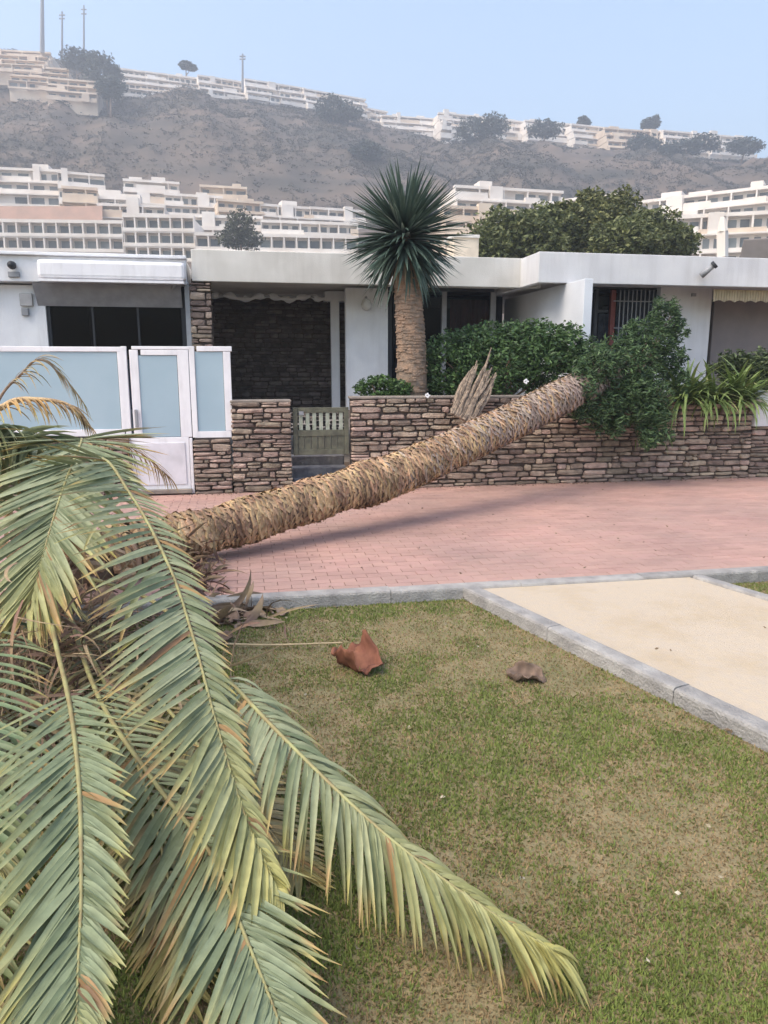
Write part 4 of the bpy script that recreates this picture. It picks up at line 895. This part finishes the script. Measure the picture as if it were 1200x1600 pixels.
fibres('bark_fibres', at_y(306, 935, 5.3), 380, .12, .34, (.08, .26, .10), 7, [(.16, .08, .07), (.26, .15, .12), (.10, .055, .05)], palm, W_=.028)
fibres('bark_fibres', at_y(335, 985, 4.9), 90, .15, .4, (.16, .14, .03), 17, [(.26, .18, .14), (.38, .28, .22), (.16, .10, .08)], palm, W_=.05, dirb=(.6, 0, 0))
fibres('bark_fibres', at_y(290, 880, 5.75), 90, .12, .3, (.10, .12, .08), 9, [(.12, .07, .05), (.26, .17, .12)], palm, W_=.02)
for i in range(46):      # cut frond bases round the crown
    a_ = random.uniform(0, 2*PI); d0 = Vector((-.75, -.55, .0)).normalized(); u_ = d0.cross(Vector((0, 0, 1))).normalized(); v_ = u_.cross(d0)
    nrm = u_*math.cos(a_)+v_*math.sin(a_); p = crown_c + nrm*.20 - d0*random.uniform(-.25, .45); e_ = p+(nrm*.8+d0*.8)*random.uniform(.12, .28)
    e_.z = max(e_.z, .0); MB().tube([p, p.lerp(e_, .5)+nrm*.02, e_], [.045, .03, .014], 6).build('frond_stub', M_bark, palm)
# root end of the palm: torn fibrous butt
fibres('root_fibres', at_y(950, 592, 10.5), 220, .15, .4, (.18, .18, .16), 10, [(.10, .07, .05), (.18, .12, .09)], palm, W_=.02, dirb=(.6, .6, 0))
# old split stub leaning on the wall
sb = thing('dead_stub', 'dry grey split stump with a jagged top leaning over the wall', 'stump', at_y(725, 650, 9.7))
MD = mat('dead_wood', (.36, .28, .21), (.15, .115, .09), 22, bump=1.0, bscale=60)
for i in range(64):
    q_ = random.uniform(-1, 1); dp = random.uniform(-.09, .09); k_ = random.uniform(.45, 1.0)*(1-.25*abs(q_)); a_ = at_y(722+q_*17, 655+q_*9, 9.66+dp); b2 = a_.lerp(at_y(768+q_*25, 556+q_*12, 10.1+dp), k_)
    if i == 0: b2 = at_y(767, 544, 10.1)
    r_ = random.uniform(.014, .032); mid = a_.lerp(b2, .5)+Vector((random.uniform(-.03, .03), 0, random.uniform(-.02, .04))); pp = catmull([a_, mid, b2], 9)
    pp = [q+Vector((random.uniform(-.007, .007), random.uniform(-.007, .007), random.uniform(-.007, .007))) for q in pp]
    MB().tube(pp, [r_*random.uniform(.75, 1.2)*(1 if j < 6 else (1.0, .7, .25)[j-6]) for j in range(9)], 5).build('splinter', MD, sb)

# ------------------------------------------------------------------ litter on the lawn
def sheath(name, label, px, py, wd, seed, c1, c2, hgt=.1, cat='dead leaf', rotz=0, asp=1.0):
    R_ = random.Random(seed); P = at_z(px, py, LAWN_Z); n = 16; V_ = []; F_ = []; C_ = []
    for j in range(n):
        for i in range(n):
            x, y = i/(n-1)-.5, j/(n-1)-.5; x, y = x*math.sqrt(max(0, 1-2*y*y)), y*math.sqrt(max(0, 1-2*x*x)); x *= 1.15; y *= 1.15
            edge = 1+.28*noise.noise(Vector((math.atan2(y, x)*1.6+seed, 3, seed))); xx, yy = x*edge*wd, y*edge*wd*asp
            zz = hgt*(2.6*max(0, abs(x+.12*math.sin(y*5))-.08)**1.25+.5*max(0, y)+.55*noise.noise(Vector((x*3.2, y*3.2, seed)))+.25*noise.noise(Vector((x*8, y*8, seed)))) + .008
            q = Matrix.Rotation(rotz, 3, 'Z') @ Vector((xx*(1-.35*abs(zz)/hgt), yy, max(.006, zz))); V_.append(tuple(P+q)); k = .5+.9*noise.noise(Vector((x*5, y*5, seed+4))); C_.append(mixc(c1, c2, k))
    for j in range(n-1):
        for i in range(n-1): k = j*n+i; F_.append((k, k+1, k+n+1, k+n))
    o = np_obj(name, V_, F_, M_dry, None, np.array(C_), smooth=True, origin=P.copy())
    s_ = o.modifiers.new('thick', 'SOLIDIFY'); s_.thickness = .004; tag(o, label, cat); return o
sheath('dead_leaf', 'large curled rust-brown dead leaf sheath on the lawn', 558, 1044, .29, 3, (.30, .13, .08), (.16, .06, .04), .13, rotz=.4, asp=.95)
sheath('dead_leaf', 'small grey-brown curled dead leaf in the middle of the lawn', 822, 1060, .26, 9, (.27, .19, .14), (.13, .09, .07), .045, rotz=1.1, asp=.7)
sheath('dead_leaf', 'pale curled bark piece beside the crown fibres on the lawn', 345, 972, .30, 14, (.34, .25, .20), (.22, .15, .12), .08, rotz=.2, asp=.6)
sheath('dead_leaf', 'long brown bark strip lying at the edge of the fallen crown', 330, 1002, .42, 17, (.26, .18, .13), (.15, .10, .08), .05, rotz=-.2, asp=.35)
a_, b2 = at_z(352, 1006, LAWN_Z+.03), at_z(535, 1004, LAWN_Z+.05)
tag(MB().tube(catmull([a_, a_.lerp(b2, .4)+Vector((0, 0, -.01)), b2], 8), [.007, .007, .006, .006, .006, .005, .005, .004], 6).build('stick', mat('pale_stick', (.48, .38, .24), None, 9)), 'thin pale dry stick reaching the rust-brown dead leaf', 'stick')
# scattered bits
Vs = []
bits = [(445, 965), (490, 950), (845, 975), (760, 985), (700, 975), (1062, 1090), (480, 1085), (1105, 1290), (1130, 1370), (815, 1372), (1060, 1395), (750, 1010), (690, 1245), (935, 1215), (560, 1480), (1010, 1500), (640, 1135)]
P = np.array([tuple(at_z(px+random.uniform(-4, 4), py, LAWN_Z+.03)) for px, py in bits for _ in range(2)])
V_, F_, c_ = leaves(P, np.full(len(P), .02), (.40, .34, .24), (.62, .56, .45), .6); tag(np_obj('lawn_litter', V_, F_, M_dry, col=c_), 'small pale petals and bits scattered in the grass', 'litter', kind='stuff')

# dry leaf crumbs swept against the wall foot and the kerb
Q = []
for k in range(330):
    sS = rng.uniform(d_[0]-2.2, d_[1]); Q.append(S(sS, TW-.01-abs(rng.normal())*.07, .006))
for k in range(120): Q.append(S(rng.uniform(-2, 5), rng.uniform(KT+.2, 9.5), .006))
for k in range(260): q = P_l0+dl*rng.uniform(0, 4.5); q = q+Vector((dl.y, -dl.x, 0))*(.02+abs(rng.normal())*.05); q.z = LAWN_Z+.022; Q.append(q)
for k in range(10): q = P_l0.lerp(P_r0, rng.uniform(.1, .95))+dl*rng.uniform(0, 3); q.z = -.006; Q.append(q)
for k in range(200): Q.append(Vector((-.95+rng.normal()*.35, 4.75+rng.normal()*.35, LAWN_Z+.02)))
Q = np.array([tuple(q) for q in Q]); V_, F_, c_ = leaves(Q, np.full(len(Q), .03), (.10, .07, .05), (.30, .22, .14), .45, up=.2)
tag(np_obj('leaf_litter', V_, F_, M_dry, col=c_), 'dry brown leaf crumbs along the wall foot and kerb edges', 'litter', kind='stuff')

# ------------------------------------------------------------------ grass
def in_path(X, Y):
    # signed distance to the left kerb line of the path (positive = on the path side)
    n_ = np.array([-dl.y, dl.x]); a = (X-P_l0.x)*n_[0]+(Y-P_l0.y)*n_[1]; c = (X-P_r0.x)*n_[0]+(Y-P_r0.y)*n_[1]
    return a, c
NB = 460000
Yg = 0.9+ (6.6-0.9)*rng.random(NB)**1.25; Xg = (rng.random(NB)*2-1)*(.62*Yg+.55)
a, c = in_path(Xg, Yg); tg = -Xg*math.sin(TH)+Yg*math.cos(TH)
ok = (tg < KT-.004) & ((a < -.004) | (c > .112)) 
Xg, Yg = Xg[ok], Yg[ok]; m = len(Xg)
# patchiness: baked from noise on a coarse grid
gx = np.linspace(-6, 6, 180); gy = np.linspace(0, 7.5, 120)
def fld(sc, seed, oc=3): return np.array([[noise.fractal(Vector((x*sc, y*sc, seed)), 1, 2, oc) for x in gx] for y in gy])
f1, f2 = fld(1.1, 2.0), fld(5.0, 8.0)
def samp(Fd, X, Y): return Fd[np.clip(((Y-0)/7.5*119).astype(int), 0, 119), np.clip(((X+6)/12*179).astype(int), 0, 179)]
dry = .36+1.2*samp(f1, Xg, Yg)+.7*samp(f2, Xg, Yg)
for (px, py, r_, k) in ((700, 985, .8, .6), (820, 1040, .6, .4), (640, 1010, .5, .3), (900, 1110, .6, .3), (1060, 1240, .45, .42), (940, 1300, .35, .15), (480, 985, .45, .1), (690, 935, .4, -.9), (560, 945, .5, -.6), (800, 960, .3, -.5), (1120, 1500, .35, -.25), (880, 1560, .3, -.25), (600, 1180, .4, -.15), (900, 985, .35, -.25)):
    q = at_z(px, py, LAWN_Z); dry += k*np.exp(-((Xg-q.x)**2+((Yg-q.y))**2)/(r_*r_*.5))
dry = np.clip(dry, 0, 1)
den = rng.random(m) > np.clip(dry-.45, 0, .45)*.9
Xg, Yg, dry = Xg[den], Yg[den], dry[den]; m = len(Xg)
isdry = rng.random(m) < (.06+.75*dry)
ca = np.array([.245, .29, .075]); cb = np.array([.155, .205, .055]); cdry = np.array([.40, .295, .155]); cd2 = np.array([.26, .18, .095])
k = rng.random(m)[:, None]; colg = ca*k+cb*(1-k); cold = cdry*k+cd2*(1-k); col = np.where(isdry[:, None], cold, colg)
az = rng.random(m)*2*PI; Lg = rng.uniform(.010, .026, m)*(1-.3*dry); lean = rng.uniform(.2, 1.25, m)+.25*isdry; lean = np.minimum(lean, 1.45)
dx, dy = np.cos(az), np.sin(az); wg_ = rng.uniform(.0016, .003, m)*(1+.12*Yg)
B0 = np.stack([Xg, Yg, np.full(m, LAWN_Z-.002)], 1); pd = np.stack([-dy, dx, np.zeros(m)], 1)*wg_[:, None]
mid = B0+np.stack([dx*np.sin(lean*.6)*Lg*.55, dy*np.sin(lean*.6)*Lg*.55, np.cos(lean*.6)*Lg*.55], 1)
tipp = mid+np.stack([dx*np.sin(lean)*Lg*.5, dy*np.sin(lean)*Lg*.5, np.cos(lean)*Lg*.5], 1)
V_ = np.stack([B0-pd, B0+pd, mid+pd*.8, tipp, mid-pd*.8], 1).reshape(-1, 3); i5 = np.arange(m)*5
F_ = np.stack([i5, i5+1, i5+2, i5+3, i5+4], 1)
tag(np_obj('grass', V_, F_, M_grass, col=np.repeat(col, 5, 0)), 'short patchy green and straw-coloured lawn grass', 'grass', kind='stuff')
print('blades', m)

# ------------------------------------------------------------------ haze
hb = MB(); X0, X1, Y0, Y1, Z0, Z1 = -1000, 1000, -70, 1900, -2.0, 190
hb.quadbox([Vector((x, y, z)) for z in (Z0, Z1) for x, y in ((X0, Y0), (X1, Y0), (X1, Y1), (X0, Y1))])
hm = bpy.data.materials.new('haze_air'); hm.use_nodes = True; hn = hm.node_tree.nodes; hn.remove(hn['Principled BSDF'])
pv_ = hn.new('ShaderNodeVolumePrincipled'); pv_.inputs['Color'].default_value = (.86, .91, 1.0, 1); pv_.inputs['Density'].default_value = .0016; pv_.inputs['Anisotropy'].default_value = .2
hm.node_tree.links.new(pv_.outputs[0], hn['Material Output'].inputs['Volume'])
tag(hb.build('haze', hm), 'thin pale haze hanging over the far hillside', 'haze', kind='stuff')
